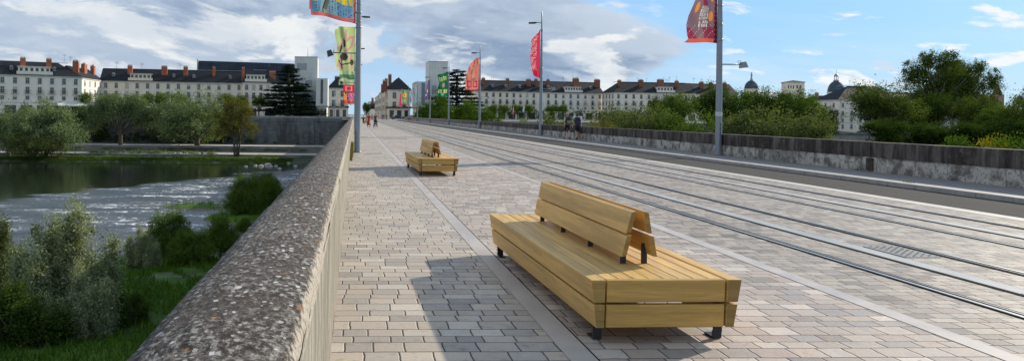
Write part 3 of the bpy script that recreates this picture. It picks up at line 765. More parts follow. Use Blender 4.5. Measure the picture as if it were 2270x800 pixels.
def d_lime(u,v):
    g=(.47,.56,.24)
    if u<.05: return (.40,.54,.22)
    pts=[(.62,.30),(.66,.62),(.60,.72),(.76,.93)]
    if blob(u,v,.55,.68,.19,.085) or blob(u,v,.58,.37,.055,.10,.1) or blob(u,v,.76,.50,.06,.10,-.3) or blob(u,v,.16,.80,.09,.07): return (.065,.06,.06)
    for a,b in (((.60,.30),(.62,.45)),((.62,.60),(.70,.95)),((.68,.86),(.15,.80)),((.70,.90),(.80,.76))):
        if seg(u,v,a,b,.028,2): return (.075,.065,.06)
    for a,b in (((.90,.50),(.75,.40)),((.75,.40),(.25,.24)),((.5,.25),(.45,.08)),((.25,.24),(.02,.24)),((.20,.44),(.5,.55)),((.10,.30),(.20,.44)),((.88,.85),(.55,.62)),((.20,.62),(.18,.95)),((.9,.88),(.6,.93))):
        if seg(u,v,a,b,.06,2): return (.60,.30,.30)
    return g
def d_pale(u,v):
    if .66<v<.80+.03*math.sin(u*7) : return (.10,.21,.09) if .68<v<.78 else (.06,.13,.06)
    if seg(u,v,(.2,.5),(.15,.7),.03,2): return (.10,.2,.09)
    return (.38,.50,.30)
def d_red(u,v):
    if (.22<u<.78 and .70<v<.93) and not(.30<u<.70 and .74<v<.89): return (.75,.30,.33)
    return (.58,.035,.055)
def d_pink(u,v): return (.45,.10,.20) if (math.sin(u*19)*math.sin(v*25)>.2) else (.62,.22,.34)
def d_yel(u,v): return (.66,.55,.10) if v<.45 else ((.68,.25,.06) if v<.8 else (.60,.09,.05))
ROWS=['T2LL','DUOS','REXXI','KIGHE','& AIG','FIAI']
def d_maroon(u,v):
    if u<.11: return (.42,.42,.42) if (blob((u*40)%1,(v*60)%1,.5,.5,.2,.2) and int(v*60)%3==0) else (.13,.012,.035)
    if v>.955: return (.55,.11,.07)
    for cu,cv in ((.22,.50),(.78,.61),(.22,.715),(.76,.47),(.50,.485),(.25,.25),(.75,.25)):
        if blob(u,v,cu,cv,.075,.055): return (.60,.24,.05)
    if .28<u<.62 and .60<v<.84:
        vv=(v-.60)/.24*6; r_=int(vv)
        uu=1-(u-.30)/.30
        if glyph(ROWS[r_],uu,(vv-r_)/.8,False): return (.62,.60,.60)
        return (.17,.115,.14)
    i,j=int(u*16),int(v*44)
    if v>.80 and (i*5+j*3)%4==0 and blob((u*16)%1,(v*44)%1,.5,.5,.22,.34): return (.52,.30,.33)
    k=math.sin(u*9+v*6)+math.sin(v*31+u*5)*.4
    return (.24,.035,.075) if (v>.83 and k>-.2) or k>1.0 else (.19,.125,.15)
def d_crim(u,v):
    i,j=int(u*9),int(v*26); 
    if .42<u<.98 and .12<v<.85 and (i*3+j*7)%5<4 and glyph('ASEILTDNHO'[(i*5+j)%10],((u*9)%1)*.8,((v*26)%1)/.78): return (.78,.42,.44)
    return (.46,.022,.060) if u>.4 else (.52,.030,.085)
def d_salm(u,v):
    if .70<v<.92 and (.12<u<.46 or .54<u<.90):
        c=.29 if u<.5 else .72; 
        if abs(u-c)>.10 or abs(v-.81)>.065: return (.42,.045,.085)
        return (.66,.17,.17)
    if v>.96 or u<.03: return (.55,.08,.10)
    if seg(u,v,(.55,.20),(.60,.66),.02,2.2) or blob(u,v,.60,.42,.10,.10,.5) or blob(u,v,.42,.66,.17,.045,.1) or blob(u,v,.60,.25,.12,.04,-.3) or seg(u,v,(.3,.27),(.12,.24),.02,2): return (.20,.17,.13)
    if v<.20: return (.48,.10,.09) if math.sin(u*16+v*30)>0 else (.66,.24,.18)
    return (.66,.215,.155)
def d_green(u,v):
    for cu,cv in ((.75,.30),(.32,.26),(.72,.78),(.25,.78)):
        if abs(u-cu)<.17 and abs(v-cv)<.075 and abs((u-cu)*12)%1>.18 and abs((v-cv)*26)%1>.16: return (.50,.60,.22)
    if blob(u,v,.5,.53,.16,.09) and int(u*14+v*20)%2: return (.55,.35,.28)
    if blob(u,v,.5,.9,.15,.05): return (.13,.4,.22)
    return (.020,.135,.06)
def d_navy(u,v):
    if blob(u,v,.6,.55,.16,.10): return (.62,.42,.10)
    if blob(u,v,.72,.75,.14,.07): return (.6,.6,.62)
    return (.03,.035,.10) if u<.25 else (.13,.10,.18)
def d_gray(u,v): return (.46,.16,.10) if (.30<u<.55 and math.sin(v*18)>.1) else ((.16,.27,.36) if math.sin(u*14+v*9)>.3 else (.25,.33,.38))
def d_sun(u,v):
    if blob(u,v,.5,.36,.12,.07): return (.75,.22,.03)
    if blob(u,v,.5,.36,.30,.16) or blob(u,v,.55,.72,.18,.10): return (.75,.50,.08)
    if v>.93: return (.55,.07,.12)
    return (.19,.30,.20)
def d_plainred(u,v): return (.62,.03,.10)
m,t=newmat('banner_cloth')
ca_=t.n('ShaderNodeAttribute',attribute_name='design').outputs['Color']; tcn=t.n('ShaderNodeTexCoord').outputs['Object']
wv=t.noise(tcn,2.2,4,.6)
b_=t.n('ShaderNodeBsdfDiffuse'); tr=t.n('ShaderNodeBsdfTranslucent'); mx=t.n('ShaderNodeMixShader'); oo=t.n('ShaderNodeOutputMaterial')
bp=t.bump(wv,.3,.06)
t.link(ca_,b_.inputs[0]); t.link(ca_,tr.inputs[0]); t.link(bp,b_.inputs['Normal']); mx.inputs[0].default_value=.52
t.link(b_.outputs[0],mx.inputs[1]); t.link(tr.outputs[0],mx.inputs[2]); t.link(mx.outputs[0],oo.inputs[0]); CLOTH=m
def banner(label,loc,design,ztop,zbot,width,outer,yaw,wave,seed,nu=40,nv=90,curl=0,sag=.0):
    """outer(v)->(free-edge reach 0..1); yaw: how far the cloth swings towards +Y"""
    vs=[];fs=[];cols=[];r=random.Random(seed); ph=r.uniform(0,6)
    for j in range(nv+1):
        v=j/nv
        for i in range(nu+1):
            u=i/nu; k=outer(v); s=u*width*k
            off=wave*math.sin(s*5.2+ph+v*2.2)*min(1,u*2.2)+wave*.5*math.sin(s*11+v*7+ph)*u+wave*.35*math.sin(v*16+ph+s*3)*u
            y=s*math.sin(yaw)+off*math.cos(yaw); x=-s*math.cos(yaw)+off*math.sin(yaw)*.6
            if curl and u>.8: y-=curl*(u-.8)*3*(1-v)
            z=ztop-(ztop-zbot)*v+sag*u*(v-.0)+ (0.08*math.sin(s*4+ph))*u*.5
            vs.append((x,y,z)); cols.append((*design(u,v),1))
    n=nu+1
    for j in range(nv):
        for i in range(nu): fs.append((j*n+i,j*n+i+1,(j+1)*n+i+1,(j+1)*n+i))
    e=empty('banner',label,'banner',loc,group='coloured cloth banners on the lamp posts')
    link(bpy.data.objects.new('cloth',npmesh('cloth',np.array(vs),np.array(fs),CLOTH,True,{'design':np.array(cols)})),e)
    for j in range(6):
        mb=MB(); z=ztop-(ztop-zbot)*(j+.15)/5.3; mb.lathe([(.12,z-.018),(.13,z),(.12,z+.018)],c=(.115,0,0),n=10); mb.build('fixing_ring',LAMPG,e)
    return e
full=lambda v:1-.03*math.sin(v*5)
def sail(p=.5,a=.15): return lambda v: min(1,a*0+ (1-(1-min(1,v*1.25+.02))**2)**p)
def bellied(v): return (.12+.88*math.sin(min(1,v*1.15+.02)*math.pi)**.55) if v<.6 else .55+.45*math.sin(min(1,v*1.15+.02)*math.pi)**.5 if v<.85 else .62
def at_r(k): p=PR[k].location; return (p[0]-.115,p[1],0)
def at_l(k): p=PL[k].location; return (p[0]-.125,p[1],0)
def mar(v): 
    pts=((0,.98),(.40,1.02),(.45,.92),(.485,.72),(.52,.70),(.6,.80),(.7,.93),(.8,1.0),(.9,.98),(.96,.93),(1,1.06))
    for (a,b),(c,d) in zip(pts,pts[1:]):
        if a<=v<=c: return b+(d-b)*(v-a)/(c-a)
    return 1
def crim(v):
    pts=((0,.05),(.08,.35),(.16,.75),(.24,1.0),(.27,.88),(.32,.86),(.45,1.0),(.6,1.06),(.75,1.0),(.88,.85),(.96,.72),(1,.66))
    for (a,b),(c,d) in zip(pts,pts[1:]):
        if a<=v<=c: return b+(d-b)*(v-a)/(c-a)
    return 1
banner('large maroon banner with orange suns and white lettering on the nearest right lamp post',at_r(0),d_maroon,8.25,4.55,1.16,mar,R(28),.06,1,70,170,sag=.10)
banner('narrow crimson banner with pale lettering on the second right lamp post',at_r(1),d_crim,8.3,4.52,.86,crim,R(50),.09,2,50,130,sag=.18)
banner('salmon pink banner with a grey plant and two squares, third right lamp post',at_r(2),d_salm,8.25,4.5,1.58,sail(.55),R(18),.07,3,50,100)
banner('green banner with yellow windows, on the fourth right lamp post',at_r(3),d_green,8.25,4.4,1.75,lambda v:(.05+v*8*.93 if v<.12 else .92+.1*math.cos(v*7)) if v<1 else .9,R(15),.10,4,40,70)
banner('dark navy banner with a yellow figure, on the fifth right lamp post',at_r(4),d_navy,8.25,4.5,1.15,lambda v:.25+.75*v,R(20),.1,5,24,40)
banner('blue-grey banner with a reddish figure, on the sixth right lamp post',at_r(5),d_gray,8.25,4.5,1.75,lambda v:.15+.85*min(1,v*2.6),R(18),.1,6,24,40)
banner('green banner with an orange sun, on the seventh right lamp post',at_r(6),d_sun,8.25,4.3,1.9,full,R(10),.1,7,24,40)
banner('plain crimson red banner hanging at the far right end of the bridge',at_r(7),d_plainred,8.0,4.2,.9,lambda v:.4+.6*v,R(20),.1,8,16,24)
banner('big blue banner with yellow lettering and red hem on the nearest left lamp post',at_l(0),d_blue,9.0,5.25,2.0,lambda v:.97+.02*math.sin(v*9)-(.03 if v>.93 else 0),R(14),.07,9,110,190,sag=.42)
banner('lime green banner with pink strokes and a black plant, on the second left lamp post',at_l(1),d_lime,8.45,4.95,1.72,lambda v:.90+.05*math.sin(v*11) if v>.05 else .8,R(12),.10,10,80,150)
banner('pale green banner with a dark green snake band, on the third left lamp post',at_l(2),d_pale,8.45,5.0,1.85,full,R(12),.1,11,40,60)
banner('bright red banner with a pale outlined square, on the fourth left lamp post',at_l(3),d_red,8.4,4.9,1.75,full,R(12),.08,12,30,50)
banner('pink speckled banner on the fifth left lamp post',at_l(4),d_pink,8.0,4.0,1.5,full,R(12),.1,13,20,30)
banner('yellow and orange banner on the sixth left lamp post',at_l(5),d_yel,8.0,3.9,2.6,full,R(12),.1,14,20,30)
# ------------------------------------------------------------------ buildings
def facade(name,col,stain=.35):
    m,t=newmat(name); tc=t.n('ShaderNodeTexCoord').outputs['Object']
    n=t.noise(t.mapping(tc,(.5,.5,.12)),1,6,.65); b=t.noise(tc,.25,4,.6)
    c=t.mix(t.ss(n,.40,.72,0,stain),col,[k*.62 for k in col]); c=t.mix(t.ss(b,.4,.7,0,.3),c,[k*.82 for k in col])
    finish(t,c,.85,spec=.25); return m
def slate(name,col):
    m,t=newmat(name); tc=t.n('ShaderNodeTexCoord').outputs['Object']; x,y,z=t.sep(tc)
    n=t.noise(t.mapping(tc,(.22,.22,.6)),1,6,.65); r=t.noise(t.comb(0,0,z),4,2,.5); f=t.noise(t.mapping(tc,(2,2,4)),1,4,.7)
    c=t.mix(t.ss(n,.35,.7),[k*.65 for k in col],[k*1.5 for k in col]); c=t.mix(t.ss(f,.5,.75,0,.3),c,(.05,.045,.038))
    finish(t,c,t.ss(n,.3,.7,.6,.8),t.bump(t.m('ADD',f,r),.4,.05),spec=.2); return m
FAC=[facade('pale_limestone',(.83,.77,.66),.25),facade('cream_limestone',(.80,.73,.60),.25),facade('grey_render',(.55,.54,.50))]
SLATE=slate('slate',(.016,.018,.022)); SLATEB=slate('blue_slate',(.014,.024,.038))
BRICK=simple('chimney_brick',(.36,.115,.055),.85,.3,1.2,.3,.03)
BRICKD=simple('dark_brick',(.22,.085,.05),.85,.3,1.2,.3,.03)
PANE=simple('window_pane',(.030,.036,.046),.12,.3,1,0,spec=.6)
FRAME=simple('window_frame',(.52,.51,.48),.6,.1,3,0)
SHUT=simple('closed_blind',(.46,.44,.39),.7,.12,2,0)
IRON=simple('balcony_iron',(.05,.052,.055),.6,.2,3,0)
TRIM=simple('stone_trim',(.50,.475,.41),.8,.2,.8,.2,.02)
METAL=simple('roof_zinc',(.30,.32,.34),.4,.2,1,0,metal=.3)
WHITE=simple('white_panel',(.62,.62,.59),.6,.08,.3,0)
def win_mesh(w,h,kind):
    mb=MB(); f=.10
    mb.box((0,-.05,h/2),(w+.02,.06,h+.02),1 if kind!='blind' else 2)
    for s in (-1,1): mb.box((s*(w/2+.04),-.07,h/2),(f,.14,h+.2),0)
    mb.box((0,-.07,h+.06),(w,.14,f),0); mb.box((0,-.10,-.07),(w+.34,.24,.10),0)
    if kind!='blind': mb.box((0,-.09,h/2),(.07,.03,h),0); mb.box((0,-.09,h*.64),(w,.03,.06),0)
    if kind=='half': mb.box((0,-.10,h*.80),(w,.04,h*.40),2)
    return mb.mesh('window',[FRAME,PANE,SHUT])
WM={}
def window(parent,x,y,z,w,h,kind='glass',rz=0,name='window'):
    k=(round(w,2),round(h,2),kind)
    if k not in WM: WM[k]=win_mesh(w,h,kind)
    o=link(bpy.data.objects.new(name,WM[k]),parent); o.location=(x,y,z); o.rotation_euler=(0,0,rz); return o
BM={}
def balcony(parent,x,y,z,w,rz=0):
    if w not in BM:
        mb=MB(); mb.box((0,-.32,-.06),(w,.62,.12),1); mb.box((0,-.60,.95),(w,.05,.06))
        n=int(w/.22)
        for i in range(n+1): mb.box((-w/2+.02+i*(w-.04)/n,-.60,.47),(.03,.03,.94))
        for s in (-1,1): mb.box((s*(w/2-.02),-.3,.95),(.04,.6,.05))
        BM[w]=mb.mesh('balcony',[IRON,TRIM])
    o=link(bpy.data.objects.new('balcony',BM[w]),parent); o.location=(x,y,z); o.rotation_euler=(0,0,rz)
def chimney(parent,x,y,z0,z1,w=1.3,d=.9,pots=3,mat=None):
    mb=MB(); mb.box((x,y,(z0+z1)/2),(w,d,z1-z0)); mb.box((x,y,z1+.06),(w+.16,d+.16,.14),1)
    for i in range(pots): mb.lathe([(.12,0),(.16,.1),(.12,.42),(.0,.43)],c=(x-w/2+w*(i+.5)/pots,y,z1+.13),n=8,mi=0)
    return mb.build('chimney',[mat or BRICK,TRIM],parent)
def antenna(parent,x,y,z,h,r):
    mb=MB(); mb.tube([(x,y,z),(x,y,z+h)],.035,5)
    for i in range(r.choice((2,4))): mb.box((x+.1,y,z+h-.15-.22*i),(r.uniform(.8,1.5),.04,.04))
    mb.build('antenna',IRON,parent)
def building(label,p0,p1,depth,eave,ridge,rows,ncol,mat=0,hip=(0,0),chim=(),ground=0,wsize=(1.0,1.85),terr=(),dorm=(),name='apartment_building',side=None,shop=True,roofm=None,awn=None,seed=1,ants=0,bal=(1,),cmat=None,cdepth=.34):
    r=random.Random(seed)
    p0=Vector((p0[0],p0[1],0)); p1=Vector((p1[0],p1[1],0)); L=(p1-p0).length; a=math.atan2(p1.y-p0.y,p1.x-p0.x)
    e=empty(name,label,'building',(p0.x,p0.y,ground),a,group=None)
    E=eave-ground; G=ridge-ground
    mb=MB(); mb.box((L/2,depth/2,E/2-.5),(L,depth,E+1)); mb.box((L/2,depth/2,E-.02),(L+.5,depth+.5,.35),1); mb.box((L/2,depth/2,4.0),(L+.12,depth+.12,.22),1)
    mb.build('wall',[FAC[mat],TRIM],e)
    o=.35; z0=E+.16; hl,hr=hip
    vs=[(-o,-o,z0),(L+o,-o,z0),(L+o,depth+o,z0),(-o,depth+o,z0),(hl-(o if not hl else 0),depth/2,G),(L-hr+(o if not hr else 0),depth/2,G)]
    mb=MB(); mb.add(vs,[(0,1,5,4),(2,3,4,5),(3,0,4),(1,2,5),(3,2,1,0)]); mb.box((L/2,depth/2,G+.02),(L-hl-hr+.3,.35,.16),1)
    rf=mb.build('roof',[roofm or SLATE,METAL],e)
    for fx,w,h in chim:
        y=depth*cdepth; zr=z0+(G-z0)*(1-abs(y-depth/2)/(depth/2))
        chimney(rf,L*fx,y-.6,zr-2.5,G+h*.75+.1,w*.85,1.2,max(2,int(w/.45)),cmat)
    for fx,w in terr:          # flat roofed attic studio set in the slope
        x=L*fx; mb=MB(); zz=z0+.15; yy=1.0
        mb.box((x,yy-.75,zz+.55),(w+1.2,.35,1.1),0); mb.box((x,yy+1.6,zz+1.25),(w,3.2,2.5),0); mb.box((x,yy+1.5,zz+2.58),(w+.5,3.8,.16),1)
        n=int(w/1.3)
        for i in range(n): mb.box((x-w/2+w*(i+.5)/n,yy-.02,zz+1.65),(.8,.06,.95),2)
        mb.build('attic_studio',[FAC[mat],WHITE,PANE],rf)
    for fx in dorm:
        x=L*fx; mb=MB(); zz=z0+(G-z0)*.38; y=depth/2*.38
        mb.box((x,y+.2,zz+.35),(.9,1.6,.9),0); mb.box((x,y-.62,zz+.4),(.6,.05,.6),1)
        mb.prism([(x-.6,zz+.8),(x+.6,zz+.8),(x,zz+1.3)],'y',y-.75,y+1.4,0); mb.build('dormer',[METAL,PANE],rf)
    for i in range(ants): antenna(rf,L*r.uniform(.05,.95),depth/2,G-.1,r.uniform(1.5,3),r)
    cnt=0
    for i in range(ncol):
        x=L*(i+.5)/ncol
        for j,(zc,h,bz) in enumerate(rows):
            if cnt>95: break
            k=r.random(); window(e,x,0,zc-ground-h/2,wsize[0],h,'blind' if k<.16 else ('half' if k<.3 else 'glass')); cnt+=1
            if bz: balcony(e,x,0,zc-ground-h/2-.05,2.0)
    if side:
        for sx,n in side:      # side facades: 0 = left end, 1 = right end
            for i in range(n):
                y=depth*(i+.5)/n
                for (zc,h,bz) in rows: window(e,0 if sx==0 else L,y,zc-ground-h/2,wsize[0],h,'glass',rz=R(-90) if sx==0 else R(90))
    if shop:
        n=max(1,int(L/4.5))
        for i in range(n): mb=MB(); mb.box((L*(i+.5)/n,-.04,1.75),(3.2,.10,2.9)); mb.build('shop_window',PANE,e)
    if awn:
        mb=MB(); x0,x1=awn; mb.add([(x0,-.1,4.4),(x1,-.1,4.4),(x1,-2.4,3.3),(x0,-2.4,3.3),(x0,-2.4,3.0),(x1,-2.4,3.0),(x0,-.1,4.2),(x1,-.1,4.2)],[(0,1,2,3),(3,2,5,4),(6,7,5,4),(0,3,4,6),(1,2,5,7)]); mb.build('awning',WHITE,e)
    return e
def pt(px,D): v=at(px,254,D); return (v.x,v.y)
ROW=[(10.7,1.7,0),(7.8,1.95,1),(5.5,1.0,0)]
pL0=pt(-190,232); pL1=pt(180,256)
building('pale stone apartment block at the far left edge, with attic studio and white awning',pL0,pL1,13,12.2,16.8,ROW,13,0,hip=(0,6),chim=((.16,1.6,1.0),(.36,1.7,1.0),(.635,1.7,1.0),(.80,1.7,1.0),(.975,1.8,.6)),terr=((.70,9),),dorm=(.56,.83),side=((1,4),),awn=(38,52),seed=2,ants=4)
e_=building('short set-back wing with four tall red chimneys, joining the far-left block to its neighbour',pt(181,262),pt(226,284),10,12.2,16.2,ROW,4,0,chim=((.15,2.0,1.4),(.5,3.4,1.3),(.93,2.2,1.2)),seed=5,ants=2)
building('long pale apartment row with dark roof and red chimneys, above the trees left of centre',pt(222,283),pt(540,292),13,12.1,16.9,ROW,14,1,hip=(0,0),chim=((.19,1.9,1.0),(.43,2.4,1.0),(.58,1.8,1.0),(.78,1.1,1.1)),terr=((.27,7),),dorm=(.08,.5,.64,.9),seed=3,ants=5)
building('hip-roofed end block of the left apartment row, right behind the dark left cedar',pt(538,288),pt(617,291),13,12.3,17.2,ROW,5,0,hip=(2,6),chim=((.02,1.2,.4),(.85,2.6,-1.0)),terr=((.36,6.5),),seed=6,side=((1,3),),ants=1)
# church behind
def church():
    e=empty('church','huge dark slate church roof rising behind the left apartment row, with a straight stone gable','church',(*pt(440,338),0),math.atan2(pt(660,352)[1]-pt(440,338)[1],pt(660,352)[0]-pt(440,338)[0]))
    L=42; mb=MB(); mb.box((L/2,8,7),(L,16,14)); mb.build('wall',FAC[2],e)
    mb=MB(); mb.add([(0,-.5,12),(L,-.5,12),(L,16.5,12),(0,16.5,12),(.6,8,23.6),(L,8,23.6)],[(0,1,5,4),(2,3,4,5),(3,0,4),(1,2,5),(3,2,1,0)]); rf=mb.build('roof',SLATEB,e)
    mb=MB(); mb.box((.2,8,12.1),(.5,.7,24)); mb.build('gable_coping',TRIM,e)
    mb=MB(); x=14.5; mb.prism([(x-2.2,15),(x+2.2,15),(x,19.6)],'y',1.2,7,0); mb.prism([(x-1.6,15.2),(x+1.6,15.2),(x,18.6)],'y',1.15,1.2,1); mb.build('dormer',[SLATEB,TRIM],rf)
    b=Vector((*pt(681,335),0)); 
    s=empty('church_tower','thin dark spire peeping over the top of the left white library tower','tower',b)
    mb=MB(); mb.box((0,0,9.5),(3,3,19)); mb.build('wall',FAC[2],s); mb=MB(); mb.lathe([(2.2,19),(.9,22.6),(.12,24.5),(.0,29)],n=8,smooth=False); mb.build('spire',SLATE,s)
church()
# white modern library halves, left and right of the street
def panel_mat():
    m,t=newmat('white_cladding'); tc=t.n('ShaderNodeTexCoord').outputs['Object']; x,y,z=t.sep(tc)
    br=t.n('ShaderNodeTexBrick'); t.link(t.comb(t.m('ADD',x,y),z,0),br.inputs['Vector']); br.offset=0; br.inputs['Scale'].default_value=1
    br.inputs['Brick Width'].default_value=1.0; br.inputs['Row Height'].default_value=3.0; br.inputs['Mortar Size'].default_value=.035
    for k,c in (('Color1',(.60,.61,.59)),('Color2',(.66,.67,.64)),('Mortar',(.45,.46,.46))): br.inputs[k].default_value=(*c,1)
    n=t.noise(t.mapping(tc,(.3,.3,.08)),1,5,.6); c=t.mix(t.ss(n,.45,.75,0,.4),br.outputs[0],(.38,.39,.39)); finish(t,c,.5,spec=.4); return m
PANEL=panel_mat(); BGLASS=simple('blue_glass',(.05,.10,.17),.08,.3,.5,0,spec=.8); GREYW=simple('grey_glass',(.30,.33,.36),.2,.1,.5,0)
def tower(label,x0,x1,Y,depth,top,wins,low,name='library_tower',lowwin=True):
    e=empty(name,label,'tower',((x0+x1)/2,Y,0)); w=x1-x0
    mb=MB(); mb.box((0,depth/2,top/2),(w,depth,top)); mb.box((0,depth/2,top+.12),(w+.12,depth+.12,.24),1); mb.build('wall',[PANEL,METAL],e)
    for (fx,z,ww,hh) in wins:
        mb=MB(); mb.box((-w/2+w*fx,-.03,z),(ww,.10,hh)); mb.build('window',GREYW,e)
    lx0,lx1,lt,LY=low
    e2=empty('library_wing',label.replace('tower','wing').replace('tall','low') if False else ('low white wing with a tall narrow dark window, between the left tower and the street' if x0<0 else 'low white wing with a tall narrow blue window, beside the right tower'),'building',((lx0+lx1)/2,LY,0)); w=lx1-lx0
    mb=MB(); mb.box((0,depth*.7,lt/2+2),(w,depth*1.4,lt-4)); mb.box((0,depth*.7+.4,2),(w-.6,depth*1.4-.8,4.1),1); mb.box((0,depth*.7,4.05),(w+.3,depth*1.4+.3,.35),2)
    mb.build('wall',[PANEL,FAC[0],METAL],e2)
    mb=MB(); mb.box((w*(.0 if x0<0 else -.02),-.04,lt/2+2.2),(w*.22,.14,lt-5.2)); mb.build('window',BGLASS if x0>0 else PANE,e2)
    for i in range(3): mb=MB(); mb.box((-w/2+w*(i+.5)/3,-.0+.38,1.9),(w*.2,.12,2.7)); mb.build('shop_window',PANE,e2)
a=pt(652,270); b=pt(692,270)
tower('tall plain white library tower on the left, beside the dark cedar',a[0],b[0]+1.6,a[1],9,20.3,((.32,17.2,3.2,2.2),(.62,11.5,2.2,2.4),(.66,7.6,4.2,2.6),(.7,4.9,4.2,2.0)),(-12.3,-8.6,13,262))
a=pt(949,288); b=pt(992,288)
tower('tall plain white library tower on the right of the street, behind the green banner',a[0]-.0,b[0],a[1],12,20.4,((.3,10.5,1.6,3.0),(.62,6.8,2.6,4.6),(.8,12.6,.7,4.6)),(21.0,26.4,13.0,278))
# the two pyramid-roofed corner houses
def corner_house(label,x0,x1,Y,depth,eave,apex,chx=None):
    e=empty('corner_house',label,'building',(x0,Y,0)); w=x1-x0
    mb=MB(); mb.box((w/2,depth/2,eave/2),(w,depth,eave)); mb.box((w/2,depth/2,eave),(w+.6,depth+.6,.35),1); mb.box((w/2,depth/2,4.2),(w+.9,depth+.9,.5),2); mb.build('wall',[FAC[1],TRIM,SLATE],e)
    mb=MB(); mb.add([(-.5,-.5,eave+.17),(w+.5,-.5,eave+.17),(w+.5,depth+.5,eave+.17),(-.5,depth+.5,eave+.17),(w/2,depth/2,apex)],[(0,1,4),(1,2,4),(2,3,4),(3,0,4),(3,2,1,0)]); rf=mb.build('roof',SLATE,e)
    if chx is not None: chimney(rf,chx,depth*.6,eave-.5,apex-1.4,1.6,1.2,3,BRICKD)
    n=2
    for i in range(n):
        x=w*(.28+.44*i)
        window(e,x,0,eave-3.0,1.2,2.1); window(e,x,0,eave-6.6,1.2,2.3); balcony(e,x,0,eave-6.7,2.2)
        for k in range(3):
            y=depth*(k+.5)/3
            for zz in (eave-3,eave-6.6):
                window(e,0,y,zz,1.2,2.1,rz=R(-90)); window(e,w,y,zz,1.2,2.1,rz=R(90))
    for i in range(3): mb=MB(); mb.box((w*(i+.5)/3,-.05,1.8),(w/3-1.2,.1,2.8)); mb.build('shop_window',PANE,e)
corner_house('small corner house with a steep dark pyramid roof on the left side of the street',-9.6,-2.4,300,11,11.0,15.8)
corner_house('cream corner house with steep dark pyramid roof and balconies, right side of the street',12.4,20.6,298,12,10.6,15.6,-1.0)
# street beyond
def street_house(label,x0,x1,y0,y1,e_,r_,side,mat,seed):
    o=empty('street_house',label,'building',(0,0,0)); mb=MB(); mb.box(((x0+x1)/2,(y0+y1)/2,e_/2),(x1-x0,y1-y0,e_)); mb.build('wall',FAC[mat],o)
    mb=MB(); xm=(x0+x1)/2; mb.add([(x0-.3,y0-.3,e_),(x1+.3,y0-.3,e_),(x1+.3,y1+.3,e_),(x0-.3,y1+.3,e_),(xm,y0-.3,r_),(xm,y1+.3,r_)],[(0,4,5,3),(1,2,5,4),(0,1,4),(2,3,5),(3,2,1,0)]); rf=mb.build('roof',SLATE,o)
    chimney(rf,x0+2.0,y0+1.5,e_,r_+1.2,1.2,2.2,3,BRICKD); xs=x0 if side<0 else x1
    for i in range(int((y1-y0)/3.5)):
        for z in (3.4,6.6,9.4): 
            if z+1.6<e_: window(o,xs,y0+2+i*3.5,z,1.1,1.7,rz=R(-90) if side<0 else R(90))
street_house('narrow terraced street house just behind the right pyramid-roofed corner house',11.6,21,311,336,10.4,15.5,-1,1,1)
street_house('second terraced house receding along the right side of the street',11.2,20,337,372,10.8,15.0,-1,0,2)
street_house('third terraced house receding along the right side of the street, farthest in the row',10.9,20,373,430,10.0,14.0,-1,1,3)
street_house('dark-roofed terraced house on the left side of the street, mostly behind the nearest lamp post',-9,-3.2,312,420,10.5,14.5,1,2,4)
street_house('low house with a grey roof closing the view at the end of the street',8.2,17,452,468,4.6,9.2,-1,0,5)
o=empty('tower_block','tiny pale high-rise blocks on the skyline at the end of the street','building',(*pt(829,900),0)); mb=MB(); mb.box((0,0,8),(9,8,16)); mb.box((-7.5,5,6.2),(7,8,12.4)); mb.build('wall',WHITE,o)
for i in range(4):
    mb=MB(); mb.box((0,-4.02,15.0-i*3.4),(8.2,.1,1.2)); mb.build('window',GREYW,o)
# right quay
building('long pale apartment row with a grey slate roof directly behind the salmon banner',pt(1055,352),pt(1190,361),13,12.1,17.3,ROW,9,1,chim=((.17,1.5,.7),(.57,1.4,.7),(.92,2.2,.6)),dorm=(.3,.52,.75),seed=7,ants=4,cmat=BRICKD)
building('pale apartment block behind the narrow crimson banner, with chimneys at its right end',pt(1190,361),pt(1337,371),13,12.1,17.5,ROW,9,0,chim=((.04,1.4,.6),(.22,1.3,.6),(.64,3.2,1.6),(.97,3.0,1.2)),terr=((.55,8),),dorm=(.2,.85),seed=8,ants=9,cmat=BRICKD)
building('forward-standing pale apartment block right above the two walkers, with four dark chimneys',pt(1362,357),pt(1545,364),13,12.3,17.4,ROW,11,0,hip=(5,0),chim=((.10,1.6,.4),(.36,2.4,.8),(.60,3.4,1.2),(.80,1.8,.5)),terr=((.62,7.5),),seed=9,side=((0,4),),ants=8,cmat=BRICKD)
building('long brown-grey roofed row rising behind the round trees left of the nearest right lamp post',pt(1545,364),pt(1635,369),13,12.2,17.2,ROW,5,1,chim=((.22,2.0,.5),(.45,1.3,.5),(.8,1.6,.5)),seed=10,ants=7,cmat=BRICKD)
building('white corner house with big dark hipped roof, between round trees and tall plane tree',pt(1858,300),pt(1975,303),14,8.8,14.3,[(6.9,1.5,0),(3.9,1.6,1),(1.6,1.6,0),(-1.0,1.5,0)],6,0,hip=(9,0),ground=-3.6,dorm=(),seed=11,side=((0,3),),shop=False,ants=1,name='corner_house',wsize=(.8,1.5))
o=bpy.context.scene.collection.objects
building('pale long low building glimpsed between the trunks of the tall plane trees on the right',pt(1976,300),pt(2212,318),12,6.0,12.0,[(3.6,1.6,0),(.5,1.6,0)],12,2,ground=-3.6,seed=12,shop=False,name='long_house')
DOME=slate('dome_slate',(.065,.095,.13))
